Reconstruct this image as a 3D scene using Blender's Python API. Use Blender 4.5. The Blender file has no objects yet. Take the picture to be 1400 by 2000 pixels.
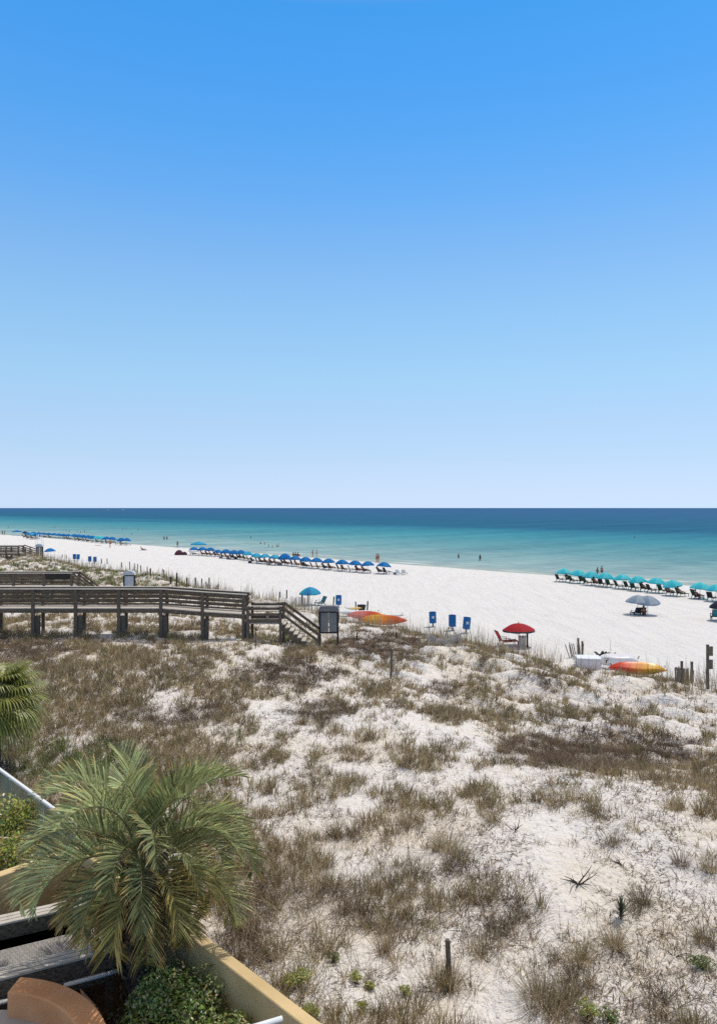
import bpy, bmesh, math, random
import numpy as np
from mathutils import Vector, Matrix, noise
R = math.radians
rng = random.Random(11)
nrng = np.random.default_rng(5)
SC = bpy.context.scene
COL = SC.collection
S2 = math.sqrt(2.0)
CAM_Z, F, CX, HY = 11.0, 1400.0, 700.0, 992.0

# ------------------------------------------------------------------ camera
cam = bpy.data.cameras.new('camera')
co = bpy.data.objects.new('camera', cam)
COL.objects.link(co)
cam.sensor_fit = 'VERTICAL'
cam.sensor_height = 36.0
cam.lens = 36.0 * F / 2000.0
cam.shift_y = -8.0 / 2000.0
cam.clip_start = 0.1
cam.clip_end = 100000
co.location = (0, 0, CAM_Z)
co.rotation_euler = (R(90), 0, 0)
SC.camera = co

# ------------------------------------------------------------------ terrain
def lerp_tab(tab, x):
    if x <= tab[0][0]: return tab[0][1]
    for (a, b), (c, d) in zip(tab, tab[1:]):
        if x <= c:
            t = (x - a) / (c - a)
            return b + (d - b) * t
    return tab[-1][1]
def sst(a, b, x):
    t = min(1, max(0, (x - a) / (b - a)))
    return t * t * (3 - 2 * t)
CREST = [(-20, 1.95), (11, 2.1), (22, 2.45), (35, 2.85), (42, 3.25), (69, 4.3), (104, 4.7), (200, 5)]
INNER = [(-20, 3.7), (4, 3.6), (12, 3.2), (22, 3.35), (29, 3.95), (39, 4.1), (60, 4.0), (100, 4.2)]
BEACH = [(36, 1.5), (42, 1.38), (60, 1.3), (88, 1.12), (97, .8), (104.5, 0.02), (108, -.25), (125, -.5), (160, -1.3), (300, -4), (600, -6)]
def n2(x, y, s, o=0.0):
    return noise.noise(Vector((x / s + o, y / s - o, o * .37)))
def ground(x, y):
    u = (x + y) / S2; v = (y - x) / S2
    zb = lerp_tab(BEACH, u)
    if u > 46:
        return zb + (0.035 * n2(x, y, 2.6, 3) + .02 * n2(x, y, 1.0, 5)) * (1 - sst(96, 104, u))
    hc = lerp_tab(CREST, v); hi = lerp_tab(INNER, v)
    uw = 34.5 + 1.2 * n2(v, 0, 9, 7)
    zi = hi + (hc - hi) * sst(20, uw, u)
    rough = 0.6 + 1.1 * sst(20, 30, u)
    b = .26 * n2(x, y, 4.2, 1) + .17 * n2(x, y, 1.9, 2) + .07 * n2(x, y, .75, 4)
    b *= rough
    rdg = sst(21, 29, u) * (1 - .0)
    b += rdg * .30 * (abs(n2(x * .8 + y * .5, y, 1.5, 17)) * 2 - .5) + .045 * n2(x, y, .42, 6)
    b -= .95 * math.exp(-((u - 25) / 4.0) ** 2) * (1 - sst(12, 25, v))
    b += .26 * math.exp(-((u - 32.5) / 2.0) ** 2) * (1 - sst(30, 50, v))
    zd = zi + b
    k = sst(uw, 42, u)
    z = zd * (1 - k) + (zb + .03 * n2(x, y, 1.5, 2)) * k
    # walled yard, lower than the dune
    if x + y < 8.45 and (y - x) < 60:
        z = z + (3.2 - z) * sst(8.4, 8.1, x + y)
    return z
def ray(px, py):
    return Vector(((px - CX) / F, 1.0, -(py - HY) / F))
def at_z(px, py, z):            # point of the sight line at a given height
    r = ray(px, py); t = (z - CAM_Z) / r.z
    return Vector((r.x * t, t, z))
def at_y(px, py, Y):
    r = ray(px, py)
    return Vector((r.x * Y, Y, CAM_Z + r.z * Y))
def G(px, py):                  # where the sight line meets the ground
    r = ray(px, py)
    t = 6.0; step = .15
    while t < 1500:
        if CAM_Z + r.z * t <= max(ground(r.x * t, t), -0.02): break
        t += step
        step = max(.1, t * .004)
    lo, hi = t - step, t
    for _ in range(14):
        m = (lo + hi) / 2
        if CAM_Z + r.z * m <= max(ground(r.x * m, m), -.02): hi = m
        else: lo = m
    return Vector((r.x * hi, hi, ground(r.x * hi, hi)))
def proj(x, y, z):
    return CX + F * x / y, HY + F * (CAM_Z - z) / y

# ------------------------------------------------------------------ materials
def new_mat(name):
    m = bpy.data.materials.new(name); m.use_nodes = True
    nt = m.node_tree
    return m, nt, nt.nodes['Principled BSDF']
def lin(c):
    return tuple(((v / 255) / 12.92 if v / 255 <= .04045 else ((v / 255 + .055) / 1.055) ** 2.4) for v in c)
def mat(name, col, rough=.7, var=.15, scale=8.0, bump=0.0, bscale=40.0, spec=.3, metal=0.0, stretch=(1, 1, 1), col2=None, transl=0.0):
    m, nt, bs = new_mat(name)
    L = nt.links
    tc = nt.nodes.new('ShaderNodeTexCoord')
    mp = nt.nodes.new('ShaderNodeMapping'); mp.inputs['Scale'].default_value = stretch
    L.new(tc.outputs['Object'], mp.inputs['Vector'])
    nz = nt.nodes.new('ShaderNodeTexNoise'); nz.inputs['Scale'].default_value = scale; nz.inputs['Detail'].default_value = 5
    L.new(mp.outputs['Vector'], nz.inputs['Vector'])
    rp = nt.nodes.new('ShaderNodeValToRGB')
    rp.color_ramp.elements[0].position = .3; rp.color_ramp.elements[1].position = .7
    c2 = col2 if col2 else tuple(min(1, c * (1 + var)) for c in col)
    rp.color_ramp.elements[0].color = tuple(c * (1 - var) for c in col) + (1,)
    rp.color_ramp.elements[1].color = tuple(c2) + (1,)
    L.new(nz.outputs['Fac'], rp.inputs['Fac'])
    L.new(rp.outputs['Color'], bs.inputs['Base Color'])
    bs.inputs['Roughness'].default_value = rough
    bs.inputs['Specular IOR Level'].default_value = spec
    bs.inputs['Metallic'].default_value = metal
    if bump:
        nb = nt.nodes.new('ShaderNodeTexNoise'); nb.inputs['Scale'].default_value = bscale; nb.inputs['Detail'].default_value = 6
        L.new(mp.outputs['Vector'], nb.inputs['Vector'])
        bp = nt.nodes.new('ShaderNodeBump'); bp.inputs['Strength'].default_value = bump; bp.inputs['Distance'].default_value = .02
        L.new(nb.outputs['Fac'], bp.inputs['Height']); L.new(bp.outputs['Normal'], bs.inputs['Normal'])
    if transl:
        tr = nt.nodes.new('ShaderNodeBsdfTranslucent'); L.new(rp.outputs['Color'], tr.inputs['Color'])
        mx = nt.nodes.new('ShaderNodeMixShader'); mx.inputs['Fac'].default_value = transl
        L.new(bs.outputs['BSDF'], mx.inputs[1]); L.new(tr.outputs['BSDF'], mx.inputs[2])
        L.new(mx.outputs['Shader'], nt.nodes['Material Output'].inputs['Surface'])
    return m
def attr_mat(name, rough=.7, spec=.2, transl=.25):
    """colour of each blade or leaf comes from its own colour attribute"""
    m, nt, bs = new_mat(name); L = nt.links
    at = nt.nodes.new('ShaderNodeAttribute'); at.attribute_name = 'tint'
    L.new(at.outputs['Color'], bs.inputs['Base Color'])
    bs.inputs['Roughness'].default_value = rough; bs.inputs['Specular IOR Level'].default_value = spec
    tr = nt.nodes.new('ShaderNodeBsdfTranslucent'); L.new(at.outputs['Color'], tr.inputs['Color'])
    mx = nt.nodes.new('ShaderNodeMixShader'); mx.inputs['Fac'].default_value = transl
    L.new(bs.outputs['BSDF'], mx.inputs[1]); L.new(tr.outputs['BSDF'], mx.inputs[2])
    L.new(mx.outputs['Shader'], nt.nodes['Material Output'].inputs['Surface'])
    return m

# ------------------------------------------------------------------ mesh builder
class MB:
    def __init__(s): s.v = []; s.f = []; s.mi = []; s.col = []
    def add(s, vs, fs, mi=0, col=None):
        o = len(s.v); s.v += [tuple(v) for v in vs]
        s.f += [tuple(i + o for i in f) for f in fs]; s.mi += [mi] * len(fs)
        if col is not None:
            s.col += [col] * len(vs) if not isinstance(col, list) else col
    def box(s, c, d, M=None, mi=0):
        x, y, z = d[0] / 2, d[1] / 2, d[2] / 2
        vs = [Vector((sx * x, sy * y, sz * z)) for sx in (-1, 1) for sy in (-1, 1) for sz in (-1, 1)]
        if M is not None: vs = [M @ v for v in vs]
        c = Vector(c)
        s.add([v + c for v in vs], [(0, 1, 3, 2), (4, 6, 7, 5), (0, 4, 5, 1), (2, 3, 7, 6), (0, 2, 6, 4), (1, 5, 7, 3)], mi)
    def bar(s, a, b, w, h, mi=0, up=(0, 0, 1)):
        """rectangular bar from a to b, w wide across and h tall along up"""
        a = Vector(a); b = Vector(b); t = (b - a).normalized(); up = Vector(up)
        if abs(t.dot(up)) > .99: up = Vector((0, 1, 0))
        r = t.cross(up).normalized(); q = r.cross(t)
        vs = []
        for p in (a, b):
            for sx, sy in ((-1, -1), (1, -1), (1, 1), (-1, 1)):
                vs.append(p + r * sx * w / 2 + q * sy * h / 2)
        s.add(vs, [(3, 2, 1, 0), (4, 5, 6, 7), (0, 1, 5, 4), (1, 2, 6, 5), (2, 3, 7, 6), (3, 0, 4, 7)], mi)
    def tube(s, pts, rad, n=8, mi=0, cap=True):
        pts = [Vector(p) for p in pts]
        if not isinstance(rad, (list, tuple)): rad = [rad] * len(pts)
        vs = []; ref = Vector((0, 0, 1))
        for i, p in enumerate(pts):
            t = (pts[min(i + 1, len(pts) - 1)] - pts[max(i - 1, 0)]).normalized()
            a = t.cross(ref if abs(t.dot(ref)) < .95 else Vector((1, 0, 0))).normalized(); b = t.cross(a)
            for k in range(n):
                an = 2 * math.pi * k / n
                vs.append(p + (a * math.cos(an) + b * math.sin(an)) * rad[i])
        fs = []
        for i in range(len(pts) - 1):
            for k in range(n):
                fs.append((i * n + k, i * n + (k + 1) % n, (i + 1) * n + (k + 1) % n, (i + 1) * n + k))
        if cap:
            fs.append(tuple(range(n - 1, -1, -1))); fs.append(tuple((len(pts) - 1) * n + k for k in range(n)))
        s.add(vs, fs, mi)
    def lathe(s, prof, n=16, mi=0, M=None):
        vs = []; fs = []
        for r, z in prof:
            for k in range(n):
                a = 2 * math.pi * k / n
                p = Vector((r * math.cos(a), r * math.sin(a), z))
                vs.append(M @ p if M is not None else p)
        for i in range(len(prof) - 1):
            for k in range(n):
                fs.append((i * n + k, i * n + (k + 1) % n, (i + 1) * n + (k + 1) % n, (i + 1) * n + k))
        if prof[0][0] > 1e-4: fs.append(tuple(range(n - 1, -1, -1)))
        if prof[-1][0] > 1e-4: fs.append(tuple((len(prof) - 1) * n + k for k in range(n)))
        s.add(vs, fs, mi)
    def prism(s, poly, z0, z1, mi=0):
        n = len(poly)
        vs = [(x, y, z0) for x, y in poly] + [(x, y, z1) for x, y in poly]
        fs = [tuple(range(n - 1, -1, -1)), tuple(range(n, 2 * n))]
        fs += [(i, (i + 1) % n, n + (i + 1) % n, n + i) for i in range(n)]
        s.add(vs, fs, mi)
    def mesh(s, name, mats, smooth=False, bevel=0.0):
        me = bpy.data.meshes.new(name)
        me.from_pydata(s.v, [], s.f)
        if not isinstance(mats, (list, tuple)): mats = [mats]
        for m in mats: me.materials.append(m)
        me.polygons.foreach_set('material_index', s.mi)
        if s.col:
            ca = me.attributes.new('tint', 'FLOAT_COLOR', 'POINT')
            ca.data.foreach_set('color', np.array([c + (1,) for c in s.col], dtype=np.float32).ravel())
        if bevel:
            bm = bmesh.new(); bm.from_mesh(me)
            bmesh.ops.remove_doubles(bm, verts=bm.verts, dist=1e-5)
            bmesh.ops.bevel(bm, geom=[e for e in bm.edges if e.is_manifold and e.calc_face_angle(0) > .6], offset=bevel, segments=1, affect='EDGES', profile=.5)
            bm.to_mesh(me); bm.free()
        if smooth: me.polygons.foreach_set('use_smooth', [True] * len(me.polygons))
        me.update()
        return me
    def build(s, name, mats, parent=None, smooth=False, bevel=0.0):
        return link(name, s.mesh(name, mats, smooth, bevel), parent)
def link(name, me, parent=None):
    o = bpy.data.objects.new(name, me); COL.objects.link(o)
    if parent is not None: o.parent = parent
    return o
def tag(o, label=None, cat=None, group=None, kind=None):
    if label: o['label'] = label
    if cat: o['category'] = cat
    if group: o['group'] = group
    if kind: o['kind'] = kind
    return o
def thing(name, label, cat, loc=(0, 0, 0), rz=0.0, group=None):
    o = bpy.data.objects.new(name, None); COL.objects.link(o)
    o.empty_display_size = .2
    o.location = loc; o.rotation_euler = (0, 0, rz)
    return tag(o, label, cat, group)
def kids(o): return [c for c in bpy.data.objects if c.parent == o]
_cache = {}
def copy_tree(o, loc, rz, label, group=None, scale=None, tilt=(0, 0)):
    ks = _cache.get(o.name)
    if ks is None:
        ks = _cache[o.name] = [(c, [d for d in kids(c)]) for c in kids(o)]
    r = o.copy(); COL.objects.link(r)
    r.location = loc; r.rotation_euler = (tilt[0], tilt[1], rz)
    if scale: r.scale = (scale,) * 3
    r['label'] = label
    if group: r['group'] = group
    for c, ds in ks:
        k = c.copy(); COL.objects.link(k); k.parent = r
        for d in ds:
            e = d.copy(); COL.objects.link(e); e.parent = k
    return r
ORD = ('first second third fourth fifth sixth seventh eighth ninth tenth eleventh twelfth thirteenth fourteenth fifteenth sixteenth '
       'seventeenth eighteenth nineteenth twentieth twenty-first twenty-second twenty-third twenty-fourth twenty-fifth twenty-sixth '
       'twenty-seventh twenty-eighth twenty-ninth thirtieth').split()

# ------------------------------------------------------------------ light, sky
SUN_EL, SUN_AZ = R(60), R(43)
SC.world = bpy.data.worlds.new('World'); SC.world.use_nodes = True
wn = SC.world.node_tree; bg = wn.nodes['Background']
sky = wn.nodes.new('ShaderNodeTexSky'); sky.sky_type = 'NISHITA'; sky.sun_disc = False
sky.sun_elevation = SUN_EL; sky.sun_rotation = SUN_AZ
sky.air_density = 1.0; sky.dust_density = .3; sky.ozone_density = 2.0; sky.altitude = 0
wtc = wn.nodes.new('ShaderNodeTexCoord'); wsx = wn.nodes.new('ShaderNodeSeparateXYZ')
wn.links.new(wtc.outputs['Generated'], wsx.inputs[0])
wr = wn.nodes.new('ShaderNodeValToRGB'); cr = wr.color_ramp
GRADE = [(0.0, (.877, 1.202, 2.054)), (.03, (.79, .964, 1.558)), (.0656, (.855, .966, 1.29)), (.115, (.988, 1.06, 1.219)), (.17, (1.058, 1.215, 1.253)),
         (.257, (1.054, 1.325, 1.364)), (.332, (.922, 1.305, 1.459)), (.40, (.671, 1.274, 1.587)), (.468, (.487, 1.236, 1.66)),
         (.524, (.393, 1.202, 1.708)), (.575, (.327, 1.183, 1.7)), (.66, (2.1, 1.25, .52))]  # last stop: warm cast added to the unseen upper sky to neutralise blue shadows
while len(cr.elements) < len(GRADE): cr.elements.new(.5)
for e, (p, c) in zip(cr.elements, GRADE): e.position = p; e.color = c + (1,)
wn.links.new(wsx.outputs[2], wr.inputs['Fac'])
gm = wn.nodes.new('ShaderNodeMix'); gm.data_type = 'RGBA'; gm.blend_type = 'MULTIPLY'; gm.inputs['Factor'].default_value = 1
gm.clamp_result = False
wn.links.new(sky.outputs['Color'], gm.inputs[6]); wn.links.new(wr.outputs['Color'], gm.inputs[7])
# even out the sky's left-to-right fall-off: most of it a clear-day gradient by height, with warm fill light added above the frame
SKY_AND_FILL = [(.0014, (205, 227, 254)), (.03, (203, 226, 254)), (.0656, (192, 222, 252)), (.115, (181, 216, 251)), (.17, (168, 213, 250)), (.257, (149, 201, 248)),
         (.332, (131, 188, 246)), (.40, (108, 178, 248)), (.468, (90, 170, 247)), (.524, (80, 165, 246)), (.575, (72, 161, 242)), (.66, (224, 202, 177))]  # last stop is no sky colour: warm fill light added above the view
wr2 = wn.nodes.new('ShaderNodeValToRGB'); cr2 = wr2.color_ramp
while len(cr2.elements) < len(SKY_AND_FILL): cr2.elements.new(.5)
for e, (p, c) in zip(cr2.elements, SKY_AND_FILL): e.position = p; e.color = tuple(v * 10 for v in lin(c)) + (1,)
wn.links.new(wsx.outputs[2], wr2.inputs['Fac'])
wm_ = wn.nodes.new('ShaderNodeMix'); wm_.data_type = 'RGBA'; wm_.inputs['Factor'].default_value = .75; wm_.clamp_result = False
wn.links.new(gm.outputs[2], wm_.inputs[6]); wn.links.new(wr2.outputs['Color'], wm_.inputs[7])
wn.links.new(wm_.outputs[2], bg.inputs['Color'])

bg.inputs['Strength'].default_value = .1
sl = bpy.data.lights.new('sun', 'SUN'); sl.energy = 3.0; sl.angle = R(.5); sl.color = (1, .955, .885)
so = bpy.data.objects.new('sun', sl); COL.objects.link(so)
sd = Vector((math.sin(SUN_AZ) * math.cos(SUN_EL), math.cos(SUN_AZ) * math.cos(SUN_EL), math.sin(SUN_EL)))
so.rotation_euler = sd.to_track_quat('Z', 'Y').to_euler()
SC.view_settings.view_transform = 'Standard'; SC.view_settings.look = 'None'
SC.view_settings.gamma = 1; SC.view_settings.use_curve_mapping = False
SC.view_settings.exposure = 0.0
SC.cycles.max_bounces = 6; SC.cycles.diffuse_bounces = 3; SC.cycles.transparent_max_bounces = 6
SC.cycles.use_denoising = False

# ------------------------------------------------------------------ the ground sheet
def steps(segs):
    out = []
    for a, b, s in segs:
        n = max(1, round((b - a) / s)); out += [a + (b - a) * i / n for i in range(n)]
    return out + [segs[-1][1]]
US = steps([(-80, -8, 8), (-8, 2, 1), (2, 44, .19), (44, 60, .6), (60, 96, 1.2), (96, 112, .7), (112, 160, 6), (160, 600, 60)])
VS = steps([(-900, -100, 100), (-100, -10, 10), (-10, 2, 1), (2, 45, .19), (45, 112, .5), (112, 420, 3), (420, 3000, 120), (3000, 9000, 1500)])
gv = []; 
for u in US:
    for v in VS:
        x, y = (u - v) / S2, (u + v) / S2
        gv.append((x, y, ground(x, y)))
nv = len(VS)
gf = [(i * nv + j, (i + 1) * nv + j, (i + 1) * nv + j + 1, i * nv + j + 1) for i in range(len(US) - 1) for j in range(nv - 1)]
gme = bpy.data.meshes.new('sand'); gme.from_pydata(gv, [], gf)
gme.polygons.foreach_set('use_smooth', [True] * len(gf))
m, nt, bs = new_mat('white_sand'); L = nt.links
tc = nt.nodes.new('ShaderNodeTexCoord')
sx = nt.nodes.new('ShaderNodeSeparateXYZ'); L.new(tc.outputs['Object'], sx.inputs[0])
def math_node(nt, op, a, b=None, clamp=False):
    n = nt.nodes.new('ShaderNodeMath'); n.operation = op; n.use_clamp = clamp
    for i, q in enumerate((a, b)):
        if q is None: continue
        if isinstance(q, (int, float)): n.inputs[i].default_value = q
        else: nt.links.new(q, n.inputs[i])
    return n.outputs[0]
def mixc(nt, fac, a, b):
    n = nt.nodes.new('ShaderNodeMix'); n.data_type = 'RGBA'
    for i, q in ((0, fac), (6, a), (7, b)):
        if isinstance(q, (int, float)): n.inputs[i].default_value = q
        elif isinstance(q, tuple): n.inputs[i].default_value = q + (1,)
        else: nt.links.new(q, n.inputs[i])
    return n.outputs[2]
def nnoise(nt, vec, scale, detail=4, rough=.55):
    n = nt.nodes.new('ShaderNodeTexNoise'); n.inputs['Scale'].default_value = scale
    n.inputs['Detail'].default_value = detail; n.inputs['Roughness'].default_value = rough
    nt.links.new(vec, n.inputs['Vector']); return n.outputs['Fac']
def ramp(nt, fac, stops):
    n = nt.nodes.new('ShaderNodeValToRGB'); cr = n.color_ramp
    while len(cr.elements) < len(stops): cr.elements.new(.5)
    for e, (p, c) in zip(cr.elements, stops):
        e.position = p; e.color = (tuple(c) if isinstance(c, (tuple, list)) else (c, c, c)) + (1,)
    nt.links.new(fac, n.inputs['Fac']); return n.outputs['Color']
ob = tc.outputs['Object']
uu = math_node(nt, 'MULTIPLY', math_node(nt, 'ADD', sx.outputs[0], sx.outputs[1]), 1 / S2)
dune = math_node(nt, 'SUBTRACT', 1.0, math_node(nt, 'MULTIPLY', math_node(nt, 'SUBTRACT', uu, 34.0), 1 / 9.0, True))
mpb = nt.nodes.new('ShaderNodeMapping'); mpb.inputs['Rotation'].default_value = (0, 0, R(45)); mpb.inputs['Scale'].default_value = (1, .25, 1); L.new(ob, mpb.inputs['Vector'])
beach_c = ramp(nt, nnoise(nt, mpb.outputs['Vector'], .8, 9, .68), [(.3, (.66, .65, .635)), (.5, (.715, .708, .697)), (.7, (.735, .728, .717))])
big = nnoise(nt, ob, .28, 5)
dune_c = ramp(nt, big, [(.3, (.80, .785, .77)), (.48, (.82, .79, .76)), (.62, (.79, .735, .65)), (.8, (.82, .81, .80))])
fine = nnoise(nt, ob, 9, 8, .7)
speck = ramp(nt, fine, [(.34, (.36, .32, .29)), (.43, (.93, .92, .91)), (.7, (1, 1, 1))])
n_mul = nt.nodes.new('ShaderNodeMix'); n_mul.data_type = 'RGBA'; n_mul.blend_type = 'MULTIPLY'; n_mul.inputs['Factor'].default_value = 1.0
L.new(dune_c, n_mul.inputs[6]); L.new(speck, n_mul.inputs[7])
col = mixc(nt, dune, beach_c, n_mul.outputs[2])
# wet sand by the water's edge
wet = math_node(nt, 'MULTIPLY', math_node(nt, 'SUBTRACT', uu, 102.2), 1 / 1.6, True)
col = mixc(nt, wet, col, (.42, .39, .33))
L.new(col, bs.inputs['Base Color'])
bs.inputs['Roughness'].default_value = .95; bs.inputs['Specular IOR Level'].default_value = .05
mps = nt.nodes.new('ShaderNodeMapping'); mps.inputs['Rotation'].default_value = (0, 0, R(45)); mps.inputs['Scale'].default_value = (.5, .09, 1); L.new(ob, mps.inputs['Vector'])
streak = nnoise(nt, mps.outputs['Vector'], 2.0, 5, .6)
h = math_node(nt, 'ADD', math_node(nt, 'ADD', math_node(nt, 'MULTIPLY', nnoise(nt, ob, 3.2, 6, .6), 1.0), math_node(nt, 'MULTIPLY', streak, 1.6)), math_node(nt, 'MULTIPLY', nnoise(nt, ob, 22, 4, .6), .2))
bp = nt.nodes.new('ShaderNodeBump'); bp.inputs['Strength'].default_value = 1.0; bp.inputs['Distance'].default_value = .17
L.new(h, bp.inputs['Height']); L.new(bp.outputs['Normal'], bs.inputs['Normal'])
gme.materials.append(m)
sand = link('sand_ground', gme); sand['kind'] = 'structure'

# ------------------------------------------------------------------ the sea
wm, nt, bs = new_mat('sea_water'); L = nt.links
tc = nt.nodes.new('ShaderNodeTexCoord'); ob = tc.outputs['Object']
sx = nt.nodes.new('ShaderNodeSeparateXYZ'); L.new(ob, sx.inputs[0])
# object space of the sea: x is the distance out from the shore, y runs along it
mp = nt.nodes.new('ShaderNodeMapping'); mp.inputs['Scale'].default_value = (1, .22, 1); L.new(ob, mp.inputs['Vector'])
wob = nnoise(nt, mp.outputs['Vector'], .035, 5, .6)
wob2 = nnoise(nt, mp.outputs['Vector'], .006, 4, .6)
d = sx.outputs[0]
dd = math_node(nt, 'ADD', d, math_node(nt, 'ADD', math_node(nt, 'MULTIPLY', math_node(nt, 'SUBTRACT', wob, .5), 34),
     math_node(nt, 'MULTIPLY', math_node(nt, 'SUBTRACT', wob2, .5), math_node(nt, 'MULTIPLY', d, .9))))
lg = math_node(nt, 'MULTIPLY', math_node(nt, 'LOGARITHM', math_node(nt, 'ADD', math_node(nt, 'MAXIMUM', dd, 0), 12), 10), 1 / 4.0)
def lp(dist): return math.log10(dist + 12) / 4.0
wc = ramp(nt, lg, [(lp(0), (.36, .42, .40)), (lp(12), (.24, .37, .39)), (lp(28), (.22, .36, .38)), (lp(47), (.14, .31, .35)), (lp(74), (.10, .28, .33)), (lp(122), (.055, .25, .32)),
                   (lp(175), (.035, .20, .29)), (lp(258), (.018, .12, .22)), (lp(420), (.022, .12, .22)), (lp(1250), (.03, .115, .25)), (lp(4000), (.03, .11, .25))])
mp2 = nt.nodes.new('ShaderNodeMapping'); mp2.inputs['Scale'].default_value = (1, .35, 1); L.new(ob, mp2.inputs['Vector'])
rip = nnoise(nt, mp2.outputs['Vector'], .35, 6, .7)
mp4 = nt.nodes.new('ShaderNodeMapping'); mp4.inputs['Rotation'].default_value = (0, 0, R(45)); mp4.inputs['Scale'].default_value = (.12, 1, 1); L.new(ob, mp4.inputs['Vector'])
swell = nnoise(nt, mp4.outputs['Vector'], .05, 7, .72)
rp_ = ramp(nt, math_node(nt, 'ADD', math_node(nt, 'MULTIPLY', rip, .45), math_node(nt, 'MULTIPLY', swell, .55)), [(.40, (.70, .76, .81)), (.5, (.97, .98, .98)), (.60, (1.22, 1.17, 1.13))])
mm = nt.nodes.new('ShaderNodeMix'); mm.data_type = 'RGBA'; mm.blend_type = 'MULTIPLY'; mm.inputs['Factor'].default_value = 1
L.new(wc, mm.inputs[6]); L.new(rp_, mm.inputs[7])
# foam of the last small breakers
mp3 = nt.nodes.new('ShaderNodeMapping'); mp3.inputs['Scale'].default_value = (1, .08, 1); L.new(ob, mp3.inputs['Vector'])
fo = nnoise(nt, mp3.outputs['Vector'], .42, 4, .55)
near = math_node(nt, 'SUBTRACT', 1.0, math_node(nt, 'MULTIPLY', math_node(nt, 'SUBTRACT', d, 1.0), 1 / 15., True))
foam = math_node(nt, 'MULTIPLY', math_node(nt, 'MULTIPLY', math_node(nt, 'SUBTRACT', fo, .56), 9.0, True), near, True)
L.new(mixc(nt, math_node(nt, 'MULTIPLY', foam, .9), mm.outputs[2], (.8, .82, .8)), bs.inputs['Base Color'])
bs.inputs['Roughness'].default_value = .6; bs.inputs['Specular IOR Level'].default_value = 0.0
bp = nt.nodes.new('ShaderNodeBump'); bp.inputs['Strength'].default_value = .5; bp.inputs['Distance'].default_value = .35
hh = math_node(nt, 'ADD', nnoise(nt, mp2.outputs['Vector'], .8, 4, .6), math_node(nt, 'MULTIPLY', rip, 1.5))
L.new(hh, bp.inputs['Height']); L.new(bp.outputs['Normal'], bs.inputs['Normal'])
gl = nt.nodes.new('ShaderNodeBsdfGlossy'); gl.inputs['Roughness'].default_value = .22; L.new(bp.outputs['Normal'], gl.inputs['Normal'])
mx = nt.nodes.new('ShaderNodeMixShader'); mx.inputs['Fac'].default_value = .045
L.new(bs.outputs['BSDF'], mx.inputs[1]); L.new(gl.outputs['BSDF'], mx.inputs[2]); L.new(mx.outputs['Shader'], nt.nodes['Material Output'].inputs['Surface'])
wme = bpy.data.meshes.new('sea')
wx = steps([(0, 300, 30), (300, 3000, 300), (3000, 60000, 9500)]); wy = steps([(-60000, -3000, 9500), (-3000, 3000, 300), (3000, 60000, 9500)])
wv = [(a - .9, b, 0.0) for a in wx for b in wy]; n_ = len(wy)
wme.from_pydata(wv, [], [(i * n_ + j, (i + 1) * n_ + j, (i + 1) * n_ + j + 1, i * n_ + j + 1) for i in range(len(wx) - 1) for j in range(n_ - 1)])
wme.materials.append(wm)
sea = link('sea_water', wme); sea['kind'] = 'structure'
sea.location = (104.6 / S2, 104.6 / S2, 0); sea.rotation_euler = (0, 0, R(45))

# ================================================================== plants
def blade_mesh(name, base, az, lean, h, w, curve, tint, mat_):
    """one mesh of many grass blades; every argument is an array with a row for each blade"""
    n = len(h)
    d = np.stack([np.cos(az), np.sin(az), np.zeros(n)], 1)
    tw = az + math.pi / 2 + nrng.normal(0, .7, n)
    s = np.stack([np.cos(tw), np.sin(tw), np.zeros(n)], 1)
    def at(t):
        return base + d * (lean * h * (t + curve * t * t))[:, None] + np.array([0, 0, 1.0]) * (h * np.maximum(t - .35 * curve * t * t, 0))[:, None]
    V = np.empty((n, 5, 3))
    hw = (w / 2)[:, None]
    V[:, 0] = base - s * hw; V[:, 1] = base + s * hw
    m = at(.55); V[:, 2] = m - s * hw * .75; V[:, 3] = m + s * hw * .75
    V[:, 4] = at(1.0)
    V = V.reshape(-1, 3)
    o = (np.arange(n) * 5)[:, None]
    loops = np.concatenate([o + np.array([[0, 1, 3, 2]]), o + np.array([[2, 3, 4]])], 1).ravel()
    starts = np.stack([np.arange(n) * 7, np.arange(n) * 7 + 4], 1).ravel()
    me = bpy.data.meshes.new(name)
    me.vertices.add(n * 5); me.vertices.foreach_set('co', V.astype(np.float32).ravel())
    me.loops.add(n * 7); me.loops.foreach_set('vertex_index', loops.astype(np.int32))
    me.polygons.add(n * 2); me.polygons.foreach_set('loop_start', starts.astype(np.int32))
    me.update(calc_edges=True)
    ca = me.attributes.new('tint', 'FLOAT_COLOR', 'POINT')
    c = np.ones((n, 5, 4), dtype=np.float32); c[:, :, :3] = tint[:, None, :]
    ca.data.foreach_set('color', c.ravel())
    me.materials.append(mat_)
    return me
M_grass = attr_mat('dry_grass', .8, .1, .3)
M_leaf = attr_mat('leaf', .32, .6, .3)
M_twig = attr_mat('dry_twig', .9, .05, .05)
PAL = {
    'olive': [(.43, .34, .19), (.31, .27, .13), (.52, .43, .27), (.23, .19, .10), (.36, .27, .17)],
    'brown': [(.17, .122, .095), (.22, .16, .12), (.12, .085, .068), (.19, .145, .09)],
    'straw': [(.46, .39, .25), (.38, .32, .19), (.30, .23, .14)],
    'green': [(.16, .20, .06), (.22, .26, .09), (.13, .15, .05)],
    'mix':   [(.38, .29, .19), (.25, .175, .13), (.50, .42, .29), (.22, .18, .10)],
}
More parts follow.
